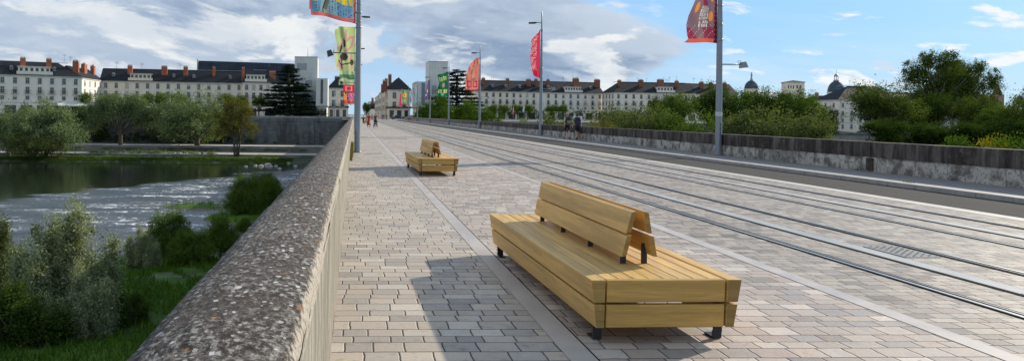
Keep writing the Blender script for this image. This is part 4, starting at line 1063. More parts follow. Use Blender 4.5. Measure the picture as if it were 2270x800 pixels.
# towers and domes far behind
def drum_church(label,px,D,R_,zdrum,hd,lant,statue,name='domed_church'):
    e=empty(name,label,'dome',(*pt(px,D),0)); mb=MB(); mb.lathe([(R_*1.0,0),(R_*1.0,zdrum),(R_*1.08,zdrum+.2),(R_*1.08,zdrum+.7),(R_*.9,zdrum+.8)],n=24,smooth=False); mb.build('drum',FAC[1],e)
    mb=MB(); mb.lathe([(R_*math.cos(a)*1.0,zdrum+.75+hd*math.sin(a)) for a in [i*math.pi/2/10 for i in range(11)]],n=24); d=mb.build('cupola',DOME,e)
    for i in range(12):
        a=2*math.pi*i/12; mb=MB(); M=Matrix.Rotation(a,4,'Z')@Matrix.Translation((0,-R_-.02,zdrum-2.2)); mb.box((0,0,0),(R_*.22,.16,2.8),0,M); mb.build('window',PANE,e)
    mb=MB(); zt=zdrum+.75+hd
    if statue: mb.lathe([(.9,zt-.3),(.7,zt+.8),(.35,zt+1.4),(.45,zt+2.0),(.5,zt+3.2),(.25,zt+3.9),(.28,zt+4.3),(0,zt+4.7)],n=10); mb.build('statue',METAL,e)
    else:
        mb.lathe([(1.5,zt-.2),(1.5,zt+.3),(1.1,zt+.4),(1.1,zt+.5)],n=12)
        for i in range(6): a=i*math.pi/3; mb.tube([(math.cos(a)*1.0,math.sin(a)*1.0,zt+.4),(math.cos(a)*1.0,math.sin(a)*1.0,zt+2.3)],.16,5)
        mb.lathe([(1.35,zt+2.3),(1.1,zt+2.9),(.5,zt+3.6),(.1,zt+4.0),(.08,zt+5.8),(0,zt+5.9)],n=12); mb.build('lantern',METAL,e)
drum_church('small blue-grey dome topped by a statue, just right of the nearest right lamp post',1665,450,3.7,17.2,4.8,False,True)
drum_church('blue-grey dome with a lantern on a stone drum, left of the white corner house',1853,440,4.3,15.6,6.2,True,False)
e=empty('medieval_tower','square pale stone tower with dark openings under its eaves, rising over the round trees','tower',(*pt(1757,420),0),R(-14))
mb=MB(); mb.box((0,0,10),(9.0,8,20.6)); mb.box((0,0,20.4),(9.6,8.6,.4),1); mb.build('wall',[FAC[1],TRIM],e)
mb=MB(); mb.add([(-5,-4.5,20.6),(5,-4.5,20.6),(5,4.5,20.6),(-5,4.5,20.6),(0,0,21.6)],[(0,1,4),(1,2,4),(2,3,4),(3,0,4)]); mb.build('roof',SLATE,e)
for i,x in enumerate((-3.2,-2.0,-.8,1.0,2.5)):
    mb=MB(); mb.box((x,-4.0,18.0),(.8 if x>0 else .5,.1,1.5)); mb.lathe([(.4,0),(.0,.01)],c=(x,-4,18.8),n=6); mb.build('opening',PANE,e)
e=empty('church_tower','small brick church tower with a pointed roof and cross, right of the tall plane tree','tower',(*pt(2210,300),-3.5),R(10))
mb=MB(); mb.box((0,0,7.5),(3.0,3,15)); mb.box((.9,1.3,6.8),(2.2,2.2,14.4)); mb.build('wall',simple('old_brick',(.33,.22,.15),.85,.25,.8,.2,.03),e)
mb=MB(); mb.lathe([(2.1,15),(1.1,17.2),(.06,19.2),(.05,21.8),(0,21.9)],n=4,smooth=False); mb.build('spire',slate('spire_tiles',(.14,.07,.05)),e)
# brick-chimneyed houses left of the corner house
o=empty('gabled_house','low old house with red chimneys below the lantern dome','building',(*pt(1826,360),0)); mb=MB(); mb.box((4,4,4),(14,9,8)); mb.build('wall',FAC[1],o)
mb=MB(); mb.add([(-3.4,-.8,8),(11.4,-.8,8),(11.4,8.8,8),(-3.4,8.8,8),(-3.0,4,12.2),(11,4,12.2)],[(0,1,5,4),(2,3,4,5),(3,0,4),(1,2,5)]); rf=mb.build('roof',SLATEB,o)
chimney(rf,-1.5,3,9,13.2,1.2,1,3); chimney(rf,7.6,1.2,7.5,11.6,2.6,1,4)
# marquees on the left quay
def marquee(label,px,D,w,d,col,spk):
    e=empty('marquee',label,'marquee',(*pt(px,D),0)); m_=simple('canvas_'+label[:6].strip().replace(' ','_'),col,.7,.08,2,0)
    mb=MB(); mb.add([(-w/2,-d/2,2.3),(w/2,-d/2,2.3),(w/2,d/2,2.3),(-w/2,d/2,2.3),(-w*.3,0,3.6),(w*.3,0,3.6)],[(0,1,5,4),(2,3,4,5),(3,0,4),(1,2,5)]); mb.build('roof',m_,e)
    for x in (-w/2,w/2):
        for y in (-d/2,d/2): mb=MB(); mb.tube([(x,y,0),(x,y,2.35)],.06,6); mb.build('post',WHITE,e)
    if spk:
        mb=MB()
        for i,x in enumerate((-1.1,-.4,.4,1.1)): mb.lathe([(.3,2.3),(.3,3.6),(.34,3.7),(.0,4.6+(i in(1,2))*.9)],c=(x,-d/2,0),n=8)
        mb.build('finial',WHITE,e)
marquee('long white marquee roof on the left quay, seen over the trees',325,262,11,5,(.75,.75,.72),False)
marquee('small yellow-roofed booth with white spikes, right of the long white marquee',382,259,3.4,3,(.60,.38,.05),True)
marquee('dark blue pointed booth beside the yellow-roofed one on the left quay',397,261,2.6,3,(.03,.05,.12),False)

# ------------------------------------------------------------------ vegetation
def leafmat(name,ca,cb,trans=.24,rough=.9,spec=.3):
    m,t=newmat(name); a=t.n('ShaderNodeAttribute',attribute_name='tint').outputs['Fac']
    oi=t.n('ShaderNodeObjectInfo').outputs['Random']
    c=t.mix(a,ca,cb); c=t.mix(t.m('MULTIPLY',oi,.35),c,t.mix(1,c,(1.12,1.0,.8),'MULTIPLY'))
    b=t.n('ShaderNodeBsdfPrincipled'); t.link(c,b.inputs['Base Color']); b.inputs['Roughness'].default_value=rough; b.inputs['Specular IOR Level'].default_value=spec
    tr=t.n('ShaderNodeBsdfTranslucent'); t.link(t.mix(1,c,(1.3,1.35,.6),'MULTIPLY'),tr.inputs[0])
    mx=t.n('ShaderNodeMixShader'); mx.inputs[0].default_value=trans; b.inputs['Specular IOR Level'].default_value=.0; o=t.n('ShaderNodeOutputMaterial')
    t.link(b.outputs[0],mx.inputs[1]); t.link(tr.outputs[0],mx.inputs[2]); t.link(mx.outputs[0],o.inputs[0]); return m
LF={'bright_silver':leafmat('leaf_bright_silver',(.075,.10,.05),(.44,.48,.31)),'lush':leafmat('leaf_lush',(.035,.09,.010),(.10,.21,.022)),'dark':leafmat('leaf_dark',(.024,.048,.012),(.080,.125,.028)),'mid':leafmat('leaf_mid',(.038,.08,.016),(.15,.22,.045)),
'silver':leafmat('leaf_silver',(.085,.12,.055),(.26,.32,.165)),'yellow':leafmat('leaf_yellowish',(.09,.095,.022),(.20,.19,.055)),
'bright':leafmat('leaf_bright',(.045,.095,.014),(.12,.19,.028)),'cedar':leafmat('leaf_cedar',(.010,.022,.014),(.028,.045,.024),.1),
'olive':leafmat('leaf_olive',(.055,.08,.028),(.19,.22,.085)),'autumn':leafmat('leaf_plane',(.036,.066,.016),(.125,.165,.040)),'flower':leafmat('leaf_flower',(.13,.15,.02),(.36,.29,.03))}
BARK=simple('bark',(.085,.07,.055),.9,.35,2,.6,.03,streak=(1,1,.2)); BARKP=simple('pale_bark',(.20,.185,.15),.85,.4,1.5,.4,.02,streak=(1,1,.4))
def crown_data(seed,lobes,nclump,nleaf,ls,cr,flat=1.0,droop=0,shell=.45,up=0):
    rg=np.random.default_rng(seed); lob=np.array(lobes,float); vol=lob[:,3]*lob[:,4]*lob[:,5]; k=rg.choice(len(lob),nclump,p=(vol**.8)/(vol**.8).sum())
    d=rg.normal(size=(nclump,3)); d/=np.linalg.norm(d,axis=1)[:,None]; rr=rg.random(nclump)**shell
    C=lob[k,:3]+d*lob[k,3:6]*rr[:,None]*rg.uniform(.86,1.1,(nclump,1))
    sz=cr*rg.uniform(.55,1.35,nclump); ctint=rg.uniform(0,1,nclump)
    n=nclump*nleaf; ci=np.repeat(np.arange(nclump),nleaf)
    off=rg.normal(size=(n,3))*.55; off[:,2]*=flat; P=C[ci]+off*sz[ci][:,None]
    if droop: P[:,2]-=droop*np.abs(off[:,0]**2+off[:,1]**2)*sz[ci]
    a=rg.normal(size=(n,3)); a[:,2]=a[:,2]*.7+up-droop*1.0; a/=np.linalg.norm(a,axis=1)[:,None]
    b=np.cross(a,rg.normal(size=(n,3))); b/=np.linalg.norm(b,axis=1)[:,None]; s=ls*rg.uniform(.6,1.3,n)[:,None]
    wd_=.42
    V=np.stack([P-a*s*.5,P+b*s*wd_*.5+a*s*.1,P+a*s*.5,P-b*s*wd_*.5+a*s*.1],1).reshape(-1,3)
    Fc=np.arange(n*4).reshape(-1,4); t=np.clip(ctint[ci]*.6+rg.random(n)*.4,0,1)
    return V,Fc,np.repeat(t,4),C
def tree_kind(name,mat,seed,lobes,nclump,nleaf,ls,cr,trunk=None,stems=1,bark=BARK,nlimb=22,**k):
    V,Fc,T,C=crown_data(seed,lobes,nclump,nleaf,ls,cr,**k)
    cm=npmesh('crown',V,Fc,LF[mat],False,{'tint':T})
    r=random.Random(seed); mb=MB(); tr,zf=trunk or (.25,3)
    ztop=max(l[2] for l in lobes)
    for s in range(stems):
        bx,by=(0,0) if stems==1 else (r.uniform(-.5,.5)*tr*3,r.uniform(-.5,.5)*tr*3)
        tp=[(bx,by,-.6),(bx*1.5+r.uniform(-.1,.1),by*1.5,zf*.5),(bx*2.2+r.uniform(-.3,.3),by*2,zf),(bx*3+r.uniform(-.6,.6),by*2.6+r.uniform(-.5,.5),zf+(ztop-zf)*.6)]
        q=tr/(stems**.5); mb.tube(tp,[q*1.25,q,q*.8,q*.35],8)
    idx=r.sample(range(len(C)),min(nlimb,len(C)))
    for i in idx:
        c=Vector(C[i]); f=r.uniform(.5,1.0); st=Vector((r.uniform(-.2,.2),r.uniform(-.2,.2),zf*f if f<.95 else zf+(ztop-zf)*.3))
        if st.z>c.z: st.z=max(.3,c.z*.6)
        md=st.lerp(c,.5)+Vector((r.uniform(-.3,.3),r.uniform(-.3,.3),r.uniform(.1,.9)))
        q=tr*r.uniform(.25,.5); mb.tube([st,md,c],[q,q*.6,q*.15],5,cap=False)
    return cm,mb.mesh('trunk',bark),float(np.percentile(V[:,2],99.7))
K={}
def L_(*a): return list(a)
rr=random.Random(12)
def roundlobes(H,Rr,n,z0,seed,sq=1):
    r=random.Random(seed); out=[(0,0,(H+z0)/2,Rr*.72,Rr*.72,(H-z0)*.42)]
    for i in range(n):
        a=r.uniform(0,6.28); q=r.uniform(.35,.72)*Rr; z=r.uniform(z0+.18*(H-z0),H-.22*(H-z0)); s=r.uniform(.30,.46)*Rr*(1-.25*abs(z-(H+z0)/2)/(H-z0))
        out.append((q*math.cos(a),q*math.sin(a)*sq,z,s,s,s*r.uniform(.7,.95)))
    return out
for i in range(3): K['round%d'%i]=tree_kind('r','mid' if i<2 else 'dark',20+i,roundlobes(13,6,11,2.2,30+i),150,110,.40,1.12,(.32,3.5))
K['lime0']=tree_kind('l','dark',40,roundlobes(13,5.5,12,2.0,44),150,110,.40,1.08,(.3,3.2))
for i in range(3): K['willow%d'%i]=tree_kind('w','silver' if i!=1 else 'olive',50+i,roundlobes(11.5,7,14,1.2,54+i),260,70,.40,.95,(.4,3),droop=.35,bark=BARK)
K['stem']=tree_kind('s','yellow',60,[(0,0,9,3.4,3.4,4.4),(-2.6,0,7.8,2.2,2.2,2.6),(2.4,.5,9.2,2.4,2.4,3.0),(3.1,0,6.4,1.7,1.7,1.8),(-1.2,0,11.2,2,2,1.8),(-3.4,.5,5.6,1.3,1.3,1.4)],230,48,.34,.8,(.34,7),stems=4,nlimb=40)
K['openwillow']=tree_kind('o','silver',64,[(0,0,9.5,4.2,4,3.4),(-5,0,8.2,3.2,3,2.6),(5,0,7.2,3.3,3,2.7),(8.4,0,7.6,2.6,2.6,2.2),(-6.8,0,5,2.4,2.4,2.0),(-2.5,0,11,3,3,1.8),(3,0,10.8,3,3,1.8),(-8.8,0,7,2,2,1.6),(9,0,4.8,1.8,2,1.3)],320,100,.38,1.1,(.42,4.5),nlimb=34)
def cedar():
    r=random.Random(5); lob=[]
    H=16
    for k in range(13):
        z=1.4+k*1.12; R0=(7.6*(1-(z/H)**1.35)+1.0); nb=9 if k<8 else 6
        for j in range(nb):
            a=6.28*j/nb+k*.7+r.uniform(-.25,.25); q=R0*r.uniform(.45,.92)*(1 if r.random()>.15 else 1.12); s=R0*r.uniform(.2,.32)+.45
            lob.append((q*math.cos(a),q*math.sin(a),z+r.uniform(-.3,.3)-q*.03,s*1.5,s*1.5,.26))
    lob.append((0,0,15.2,.9,.9,.9)); return lob
K['cedar']=tree_kind('c','cedar',70,cedar(),900,60,.42,.80,(.42,13),flat=.26,nlimb=70,shell=.5)
K['pollard']=tree_kind('p','mid',80,roundlobes(6.6,2.6,6,2.2,81),70,46,.34,.62,(.16,2.4),nlimb=8)
K['poplar']=tree_kind('pp','bright',84,[(0,0,3.6,1.7,1.7,3.0),(1.5,0,2.6,1.4,1.4,2.1),(-1.5,.4,2.8,1.4,1.4,2.3),(.4,0,5.6,.9,.9,1.4),(-1.6,0,4.6,.7,.7,1.2),(2.0,0,4.0,.7,.7,1.2)],150,46,.26,.55,(.12,1.6),up=.6)
K['plane']=tree_kind('pl','autumn',90,[(0,0,17.5,5.2,5,4.6),(-5,0,15.5,3.6,3.6,3.8),(5,0,15.5,3.8,3.8,3.8),(-7.4,0,18,2.4,2.4,2.6),(-3,0,20.6,3,3,2.2),(2.5,0,20.8,3,3,2.0),(7.8,0,13.2,3,3,3.2),(-6.5,0,10.5,2.8,2.8,2.8),(8.6,0,9.4,2.6,2.6,3.0),(0,0,11.5,4.6,4.6,3.2),(-9,0,14.6,1.7,1.7,1.7)],420,78,.44,1.0,(.6,9),bark=BARKP,nlimb=60,shell=.36)
K['spread']=tree_kind('sp','autumn',95,roundlobes(12.5,7.5,14,1.6,96),190,100,.42,1.15,(.4,4),nlimb=26)
K['shrub']=tree_kind('sh','silver',100,[(0,0,1.6,1.7,1.6,1.5),(1.2,0,1.2,1.1,1.1,1.1),(-1.1,.3,1.4,1.2,1.1,1.3),(0,0,2.9,.8,.8,.9)],110,60,.16,.42,(.08,.8))
K['bloom']=tree_kind('bl','flower',104,[(0,0,1.5,1.9,1.6,1.4),(1.5,0,1.1,1.2,1.2,1.0),(-1.4,.3,1.2,1.3,1.2,1.1)],90,60,.20,.45,(.08,.8))
# near willow scrub under the bridge: finer leaves, upright plumes
def plume(seed,H,n,sp):
    r=random.Random(seed); out=[]
    for i in range(n):
        a=r.uniform(0,6.28); q=r.uniform(0,1)**.6*sp; h=H*(1-.45*q/sp)*r.uniform(.8,1.02); w=r.uniform(.50,.80)
        for k in range(5):
            f=(k+1)/5; out.append((q*math.cos(a)*(1+.25*f),q*math.sin(a)*(1+.25*f),h*f*.93,w*(1.2-.75*f),w*(1.2-.75*f),h*.13))
    return out
K['scrub0']=tree_kind('s0','silver',110,plume(111,6.2,22,2.2),900,70,.165,.40,(.10,1.5),stems=5,nlimb=60,up=.5,shell=.5)
K['scrub1']=tree_kind('s1','olive',112,plume(115,5.0,18,2.3),760,66,.165,.40,(.10,1.2),stems=5,nlimb=50,up=.5,shell=.5)
K['scrub2']=tree_kind('s2','mid',117,plume(118,4.0,16,2.0),640,64,.155,.38,(.09,1.0),stems=4,nlimb=50,up=.4,shell=.5)
K['scrub3']=tree_kind('s3','mid',121,[(0,0,1.4,2.0,2.0,1.7),(1.5,.3,.9,1.3,1.3,1.3),(-1.5,-.2,1.0,1.4,1.3,1.3),(.3,-1.4,.9,1.3,1.2,1.2),(-.5,.2,3.0,1.0,1.0,1.1),(.9,-.2,2.7,.8,.8,1.1),(-1.3,.4,2.3,.7,.7,.9),(2.1,0,1.7,.6,.6,.8)],460,80,.15,.40,(.09,1.0),stems=4,nlimb=40,up=.3,shell=.4)
def plant(kind,label,px,D,h,z0,w=None,nominal=None,group=None,name='tree',rz=0,cat='tree',leaf=None):
    nh=K[kind][2]; x,y=pt(px,D); s=h/nh; sw=s*(w or 1)
    e=empty(name,label,cat,(x,y,z0),rz,group,(sw,sw,s))
    cm,tm,_h=K[kind]
    c=link(bpy.data.objects.new('crown',cm),e); link(bpy.data.objects.new('trunk',tm),e)
    if leaf:
        c.material_slots[0].link='OBJECT'; c.material_slots[0].material=LF[leaf]
    return e
def ztop(py,px,D): return at(px,py,D).z
def P(kind,label,px,D,ytop,z0,w=1,**k): return plant(kind,label,px,D,ztop(ytop,px,D)-z0,z0,w,**k)
g1='trees on the far left bank'
P('willow0','big silvery willow hanging over the water at the far left',20,192,228,-9.6,1.05,group=g1,name='willow_tree')
P('willow2','second silvery willow at the left edge, its drooping right side over the river',105,188,222,-9.8,.95,group=g1,name='willow_tree',rz=2)
P('willow1','low willow mound at the foot of the big left willow, touching the water',78,184,292,-9.9,1.5,group=g1,name='willow_tree',rz=1)
P('openwillow','wide spreading grey-green tree with open crown on the far bank above the low wall',268,226,208,-7.9,1.15,group=g1,name='willow_tree')
P('round2','small dark round tree with a thin trunk, between the willow and the spreading tree',176,226,238,-7.7,.62,group=g1)
P('willow0','grey-green tree with a leaning trunk, left of the yellowish many-stemmed tree',438,221,203,-7.9,1.2,group=g1,name='willow_tree',rz=2.4)
P('stem','yellowish thin-leaved tree with several bare stems on the far bank, nearest the quay wall',524,197,215,-9.4,1.05,group=g1,name='willow_tree')
P('round0','dark dense tree on the quay in front of the lit side of the far-left block',188,258,205,0,.9,group=g1)
P('round1','rounded green tree on the quay right of the darker one, under the set-back wing',235,260,211,0,1.1,group=g1,rz=1)
P('lime0','dark tree crown between the big willow and the quay trees',140,256,210,0,.9,group=g1,rz=2)
for i,(px,yt,w_,lb) in enumerate(((205,238,1.2,'dark tree at the foot of the quay wall behind the small thin-trunked tree'),(345,240,1.5,'dark tree at the foot of the quay wall right of the spreading tree'),(392,236,1.2,'dark tree at the quay wall foot below the yellow booth'),(480,238,1.2,'dark tree at the quay wall foot between leaning-trunk and many-stemmed trees'))):
    P('lime0',lb,px,243,yt-10,-7.7,w_*.95,group=g1,rz=i*1.1)
for i,(px,yt,lb) in enumerate(((325,207,'leftmost of the small round trees along the left quay'),(358,205,'second small round tree along the left quay, above the white marquee'),(397,206,'third small round tree along the left quay, above the yellow booth'),(505,207,'small tree on the quay just above the yellowish many-stemmed tree'),(535,212,'small tree on the quay right of the many-stemmed tree'),(574,212,'narrow dark small tree next to the left cedar'))):
    P('pollard',lb,px,268,yt,0,1.0,group='small round trees on the left quay',rz=i)
P('lime0','dark clipped tree mass on the quay behind the spreading tree',300,268,226,0,1.3,group=g1,rz=.5)
P('lime0','dark clipped tree mass on the quay behind the leaning-trunk tree',380,270,226,0,1.3,group=g1,rz=1.7)
P('cedar','large dark layered cedar on the left quay in front of the white tower',640,262,147,0,1.02,name='cedar_tree',cat='tree',group='dark cedars flanking the bridge')
P('cedar','large dark layered cedar on the right, behind the green banner',1012,276,157,-.3,1.0,name='cedar_tree',cat='tree',group='dark cedars flanking the bridge',rz=2.1)
# dark hedges on the left lower quay
def hedge(label,px0,px1,D,z0,h,mat,seed,d=2.2,ls=.34,name='hedge'):
    a,b=pt(px0,D),pt(px1,D); L=math.dist(a,b); n=max(2,int(L/2.2)); lob=[(L*(i+.5)/n,0,h*.5,1.6,d*.5,h*.5) for i in range(n)]
    V,Fc,T,C=crown_data(seed,lob,int(L*6),46,ls,.5); e=empty(name,label,'hedge',(a[0],a[1],z0),math.atan2(b[1]-a[1],b[0]-a[0]))
    link(bpy.data.objects.new('foliage',npmesh('foliage',V,Fc,LF[mat],False,{'tint':T})),e); return e
hedge('long dark hedge along the upper riverside path, under the quay wall',-60,560,243,-7.7,3.2,'dark',200)
hedge('low blue-green scrub along the low river wall',200,480,200,-9.5,1.5,'silver',201)
hedge('low dark-green reeds at the water edge of the far bank',120,620,186,-9.6,.8,'mid',205,d=3.5)
hedge('dark clipped hedge behind the right-hand pollards, in front of the apartment row',1075,1300,340,-.2,6.0,'dark',202,d=3)
hedge('darker hedge on the right quay below the forward-standing block',1300,1450,330,-.2,4.5,'dark',203,d=3)
# right side
g2='trees beyond the right parapet'
P('poplar','bright green young poplar clump left of the fourth right lamp post',968,236,214,-4.5,1.5,group=g2,rz=0)
P('poplar','bright green young poplar at the left end of that clump',948,240,229,-4,1.2,group=g2,rz=1)
P('poplar','bright green poplar clump between the fourth and third right lamp posts',1043,222,222,-5,1.5,group=g2,rz=2)
P('poplar','lower bright green poplar just left of the third right lamp post',1018,225,238,-5,1.3,group=g2,rz=4)
P('poplar','leafy green poplar just right of the third right lamp post',1082,215,240,-5,1.3,group=g2,rz=3)
P('shrub','small pale shrub between the third and second lamp posts',1160,180,262,-4,1.2,group=g2,name='shrub',cat='shrub')
for i,px in enumerate((1092,1117,1147,1170,1222,1247)):
    P('pollard',['first','second','third','fourth','fifth','sixth'][i]+' from the left of the round quay trees before the right apartment row',px,345,232,-.2,1.15,group='round quay trees on the right',rz=i*1.3)
P('poplar','loose green sapling just right of the second right lamp post, over the wall',1222,120,252,-7,1.2,group=g2,rz=2,leaf='olive')
P('poplar','pale green sapling left of the two walkers',1250,122,262,-7,1.3,group=g2,rz=5,leaf='olive')
P('shrub','low yellow-green shrub right behind the two walkers',1322,120,268,-8,1.0,group=g2,name='shrub',cat='shrub',leaf='yellow')
P('shrub','yellow-green shrub farther right of the walkers, behind the wall',1352,118,266,-8,.8,group=g2,name='shrub',cat='shrub',leaf='yellow')
P('willow1','grey-green willow right of the walkers, left of the round willow group',1392,152,236,-9,.85,group=g2,name='willow_tree',leaf='olive')
P('willow2','pale willow in the middle of the group left of the nearest right lamp post',1455,146,238,-9,.8,group=g2,name='willow_tree',rz=1,leaf='olive')
P('willow0','darker dense willow immediately left of the nearest right lamp post',1535,140,245,-9,.95,group=g2,name='willow_tree',rz=2,leaf='mid')
P('round1','tall round green tree above the willows, left of the nearest right lamp post',1500,205,205,-4,.95,group=g2,rz=1)
P('lime0','dark round tree at the left end of the tall tree group, before attic windows',1455,212,214,-4,.75,group=g2,rz=3)
P('round2','dark tree crown right behind the nearest right lamp post',1585,215,186,-4,.95,group=g2,rz=4)
P('round0','dark green tree right of the nearest right lamp post, under the statue dome',1650,212,199,-4,1.0,group=g2,rz=2)
P('round2','dark tree crown between the statue dome and the stone tower',1703,214,197,-4,.95,group=g2,rz=5)
P('round1','green tree standing in front of the pale stone tower',1755,206,198,-4,.9,group=g2,rz=.5)
P('round0','green tree sloping down to the right of the stone tower',1795,210,214,-4.5,.8,group=g2,rz=3.3)
P('lime0','low dark round tree left of the white corner house',1835,214,236,-5,.8,group=g2,rz=1.4)
P('willow1','tall soft willow just right of the nearest right lamp post, over the wall',1625,140,252,-9,.7,group=g2,name='willow_tree',rz=3,leaf='olive')
P('willow2','broad grey-green willow over the wall below the statue dome',1690,140,240,-9,1.0,group=g2,name='willow_tree',rz=4,leaf='olive')
P('willow0','grey-green willow over the wall below the stone tower',1748,136,244,-9,1.0,group=g2,name='willow_tree',rz=5,leaf='olive')
P('shrub','thin pale shrub at the right end of the willow thicket',1800,132,284,-8.5,1.2,group=g2,name='shrub',cat='shrub',leaf='olive')
P('plane','tallest plane tree on the right with sky showing through its crown',2078,235,115,-4,.98,group='tall plane trees on the right',name='plane_tree')
P('plane','second tall plane tree, right of the tallest and slightly lower',2146,240,134,-4,.82,group='tall plane trees on the right',name='plane_tree',rz=2.6)
P('spread','wide dark tree left of the tallest plane tree, in front of the white corner house',1975,215,185,-4.5,1.0,group=g2,rz=1)
P('spread','dark spreading tree directly under the tallest plane tree',2040,222,205,-4.5,.9,group=g2,rz=4,leaf='dark')
P('spread','yellowish-green tree below the second plane tree, left of the brick tower',2170,215,212,-4.5,.95,group=g2,rz=2)
P('round1','round green tree in front of the brick church tower',2200,200,236,-5,.95,group=g2,rz=5)
P('spread','tree at the far right edge with a twiggy top',2272,190,212,-5,.9,group=g2,rz=3)
P('spread','tall twiggy tree behind the far right edge',2305,230,190,-5,.8,group=g2,rz=5.3)
P('lime0','dark bush mass under the wide dark tree, beyond the wall',1965,190,262,-7,1.6,group=g2,rz=1)
P('lime0','dark bush mass under the plane trees, beyond the wall',2060,188,272,-7.5,1.9,group=g2,rz=2,name='bush')
P('lime0','dark bush mass under the yellowish tree at the right',2150,186,270,-7.5,1.9,group=g2,rz=3,name='bush')
P('lime0','dark bush mass near the right edge above the yellow-flowered bush',2240,182,262,-7.5,1.8,group=g2,rz=4,name='bush')
P('poplar','small bright green sapling pair just above the wall, left of the yellow bush',2115,104,304,-9,.9,group=g2,rz=1)
P('poplar','bright green sapling just above the wall beside the pair',2142,104,303,-9,.9,group=g2,rz=2.5)
P('shrub','yellow-flowering bush just above the wall at the far right',2205,100,303,-8.9,.9,group=g2,name='shrub',cat='shrub',leaf='flower')
P('plane','third plane tree standing between and behind the two tallest ones',2112,256,138,-4,.95,group='tall plane trees on the right',name='plane_tree',rz=4.1,leaf='mid')
P('shrub','round green bush at the right edge beside the yellow-flowering one',2246,98,300,-8.9,1.0,group=g2,name='shrub',cat='shrub',leaf='bright')
P('round1','bright tree far down the street, right of the nearest left lamp post',812,395,226,0,.7,group='street trees')
# near left scrub
for i,(px,yt) in enumerate(((610,318),(660,322),(575,348),(470,346))):
    P('shrub',['low scrub at the foot of the tall quay wall, left one','low scrub at the foot of the tall quay wall, right one','weedy shrub at the water edge beside the pale boulders','weedy shrub at the water edge left of the many-stemmed tree'][i],px,(244,243,188,190)[i],yt-6,(-7.7,-7.7,-9.5,-9.4)[i],1.3,group='weedy shrubs of the far bank',name='shrub',cat='shrub',rz=i,leaf='mid')
g3='willow bushes on the near bank'
N=lambda *a,**k: P(*a,group=g3,name='willow_bush',cat='bush',**k)
N('scrub0','largest silvery willow bush on the near bank, left foreground below the wall',160,44,462,-9.2,.95,leaf='bright_silver')
N('scrub0','silvery bush cut by the left edge of the photo',-22,47,488,-9.2,.9,rz=2,leaf='olive')
N('scrub1','feathery smaller willow bush in front of the largest one',180,38.5,585,-9.2,.8,rz=1,leaf='bright_silver')
N('scrub1','slim greyish bush right of the largest one, on the bright grass',318,56,505,-9.2,.75,rz=3,leaf='bright_silver')
N('scrub3','dark rounded bush left of the pair in the middle of the near bank',378,62,468,-9.2,1.0,rz=4,leaf='mid')
N('scrub3','dark low bush in front of the pair in the middle of the near bank',425,57,510,-9.2,1.2,rz=1)
N('scrub3','dark bush farthest right on the near bank, touching the wall line',492,63,478,-9.2,1.0,rz=5,leaf='mid')
N('scrub3','low bush hidden at the wall foot beyond the dark bushes',545,74,482,-9.2,1.3,rz=2)
N('scrub3','dark green bushy tree on the gravel spit next to the wall',548,86,388,-9.0,.85,rz=.4,leaf='mid')
N('scrub3','low green bush at the right of the spit, behind the wall',600,92,392,-9.0,1.1,rz=2.2)
N('scrub3','bush behind the spit tree, leaning over the rapids',585,96,383,-9.0,1.0,rz=3.7,leaf='dark')
N('scrub2','dark undergrowth clump at the bottom left corner',30,36.5,640,-9.3,1.5,rz=1,leaf='dark')
N('scrub2','dark undergrowth clump right of the feathery bush',262,41,640,-9.3,1.2,rz=4,leaf='dark')
# grass: blades on the near bank and the bank strips
def grass(name,n,xr,yr,hh,mat,seed,cond=None,lab=None):
    rg=np.random.default_rng(seed); x=rg.uniform(*xr,n); y=rg.uniform(*yr,n); z=hmap(x,y); ok=(z>-9.7)
    k=np.sin(x*.8+1)*np.cos(y*.6)+np.sin(x*2.3+y*1.7)*.5; ok&=(k>-.5)
    x,y,z=x[ok],y[ok],z[ok]; n=len(x); h=rg.uniform(*hh,n); a=rg.uniform(0,6.28,n); w=h*.09
    lx,ly=rg.normal(size=n)*h*.35,rg.normal(size=n)*h*.35
    V=np.stack([np.stack([x-w*np.cos(a),y-w*np.sin(a),z-.04],1),np.stack([x+w*np.cos(a),y+w*np.sin(a),z-.04],1),np.stack([x+lx,y+ly,z+h],1)],1).reshape(-1,3)
    o=link(bpy.data.objects.new(name,npmesh(name,V,np.arange(n*3).reshape(-1,3),LF[mat],False,{'tint':np.repeat(rg.random(n),3)})))
    props(o,lab,'grass',kind='stuff')
grass('grass',170000,(-34,-1),(24,82),(.10,.34),'lush',300,lab='rough green grass covering the near bank under the bushes')
grass('tall_grass',22000,(-34,-2),(26,108),(.3,.6),'mid',301,lab='taller darker grass tufts on the near bank and gravel spit')
grass('bank_grass',50000,(-80,-14),(181,190),(.15,.5),'dark',302,lab='bright green grass strip along the far water edge')
rb=random.Random(9)
STONE=simple('river_stone',(.38,.36,.33),.8,.3,2,.4,.03)
def rock(label,px,py,z,s,i):
    p=onz(px,py,z); mb=MB(); bm=bmesh.new(); bmesh.ops.create_icosphere(bm,subdivisions=2,radius=1)
    for v_ in bm.verts: v_.co*=1+.28*mn.noise(v_.co*1.7+Vector((i*3.1,0,0)))
    bmesh.ops.scale(bm,vec=(s*1.3,s,s*.62),verts=bm.verts); me=bpy.data.meshes.new('river_rock'); bm.to_mesh(me); bm.free(); me.materials.append(STONE)
    o=link(bpy.data.objects.new('river_rock',me)); o.location=p; props(o,label,'rock','pale boulders in the river')
for i,(px,py,s) in enumerate(((566,367,.35),(578,368,.5),(594,366,.7),(600,369,.4),(612,368,.35),(545,369,.3),(640,362,.4),(655,368,.35),(315,455,.2),(345,462,.3),(372,450,.25),(398,446,.3),(620,374,.35),(470,412,.25))):
    rock('pale boulder lying in the shallow rapids or at the far bank edge',px,py,WATER+.05,s,i)
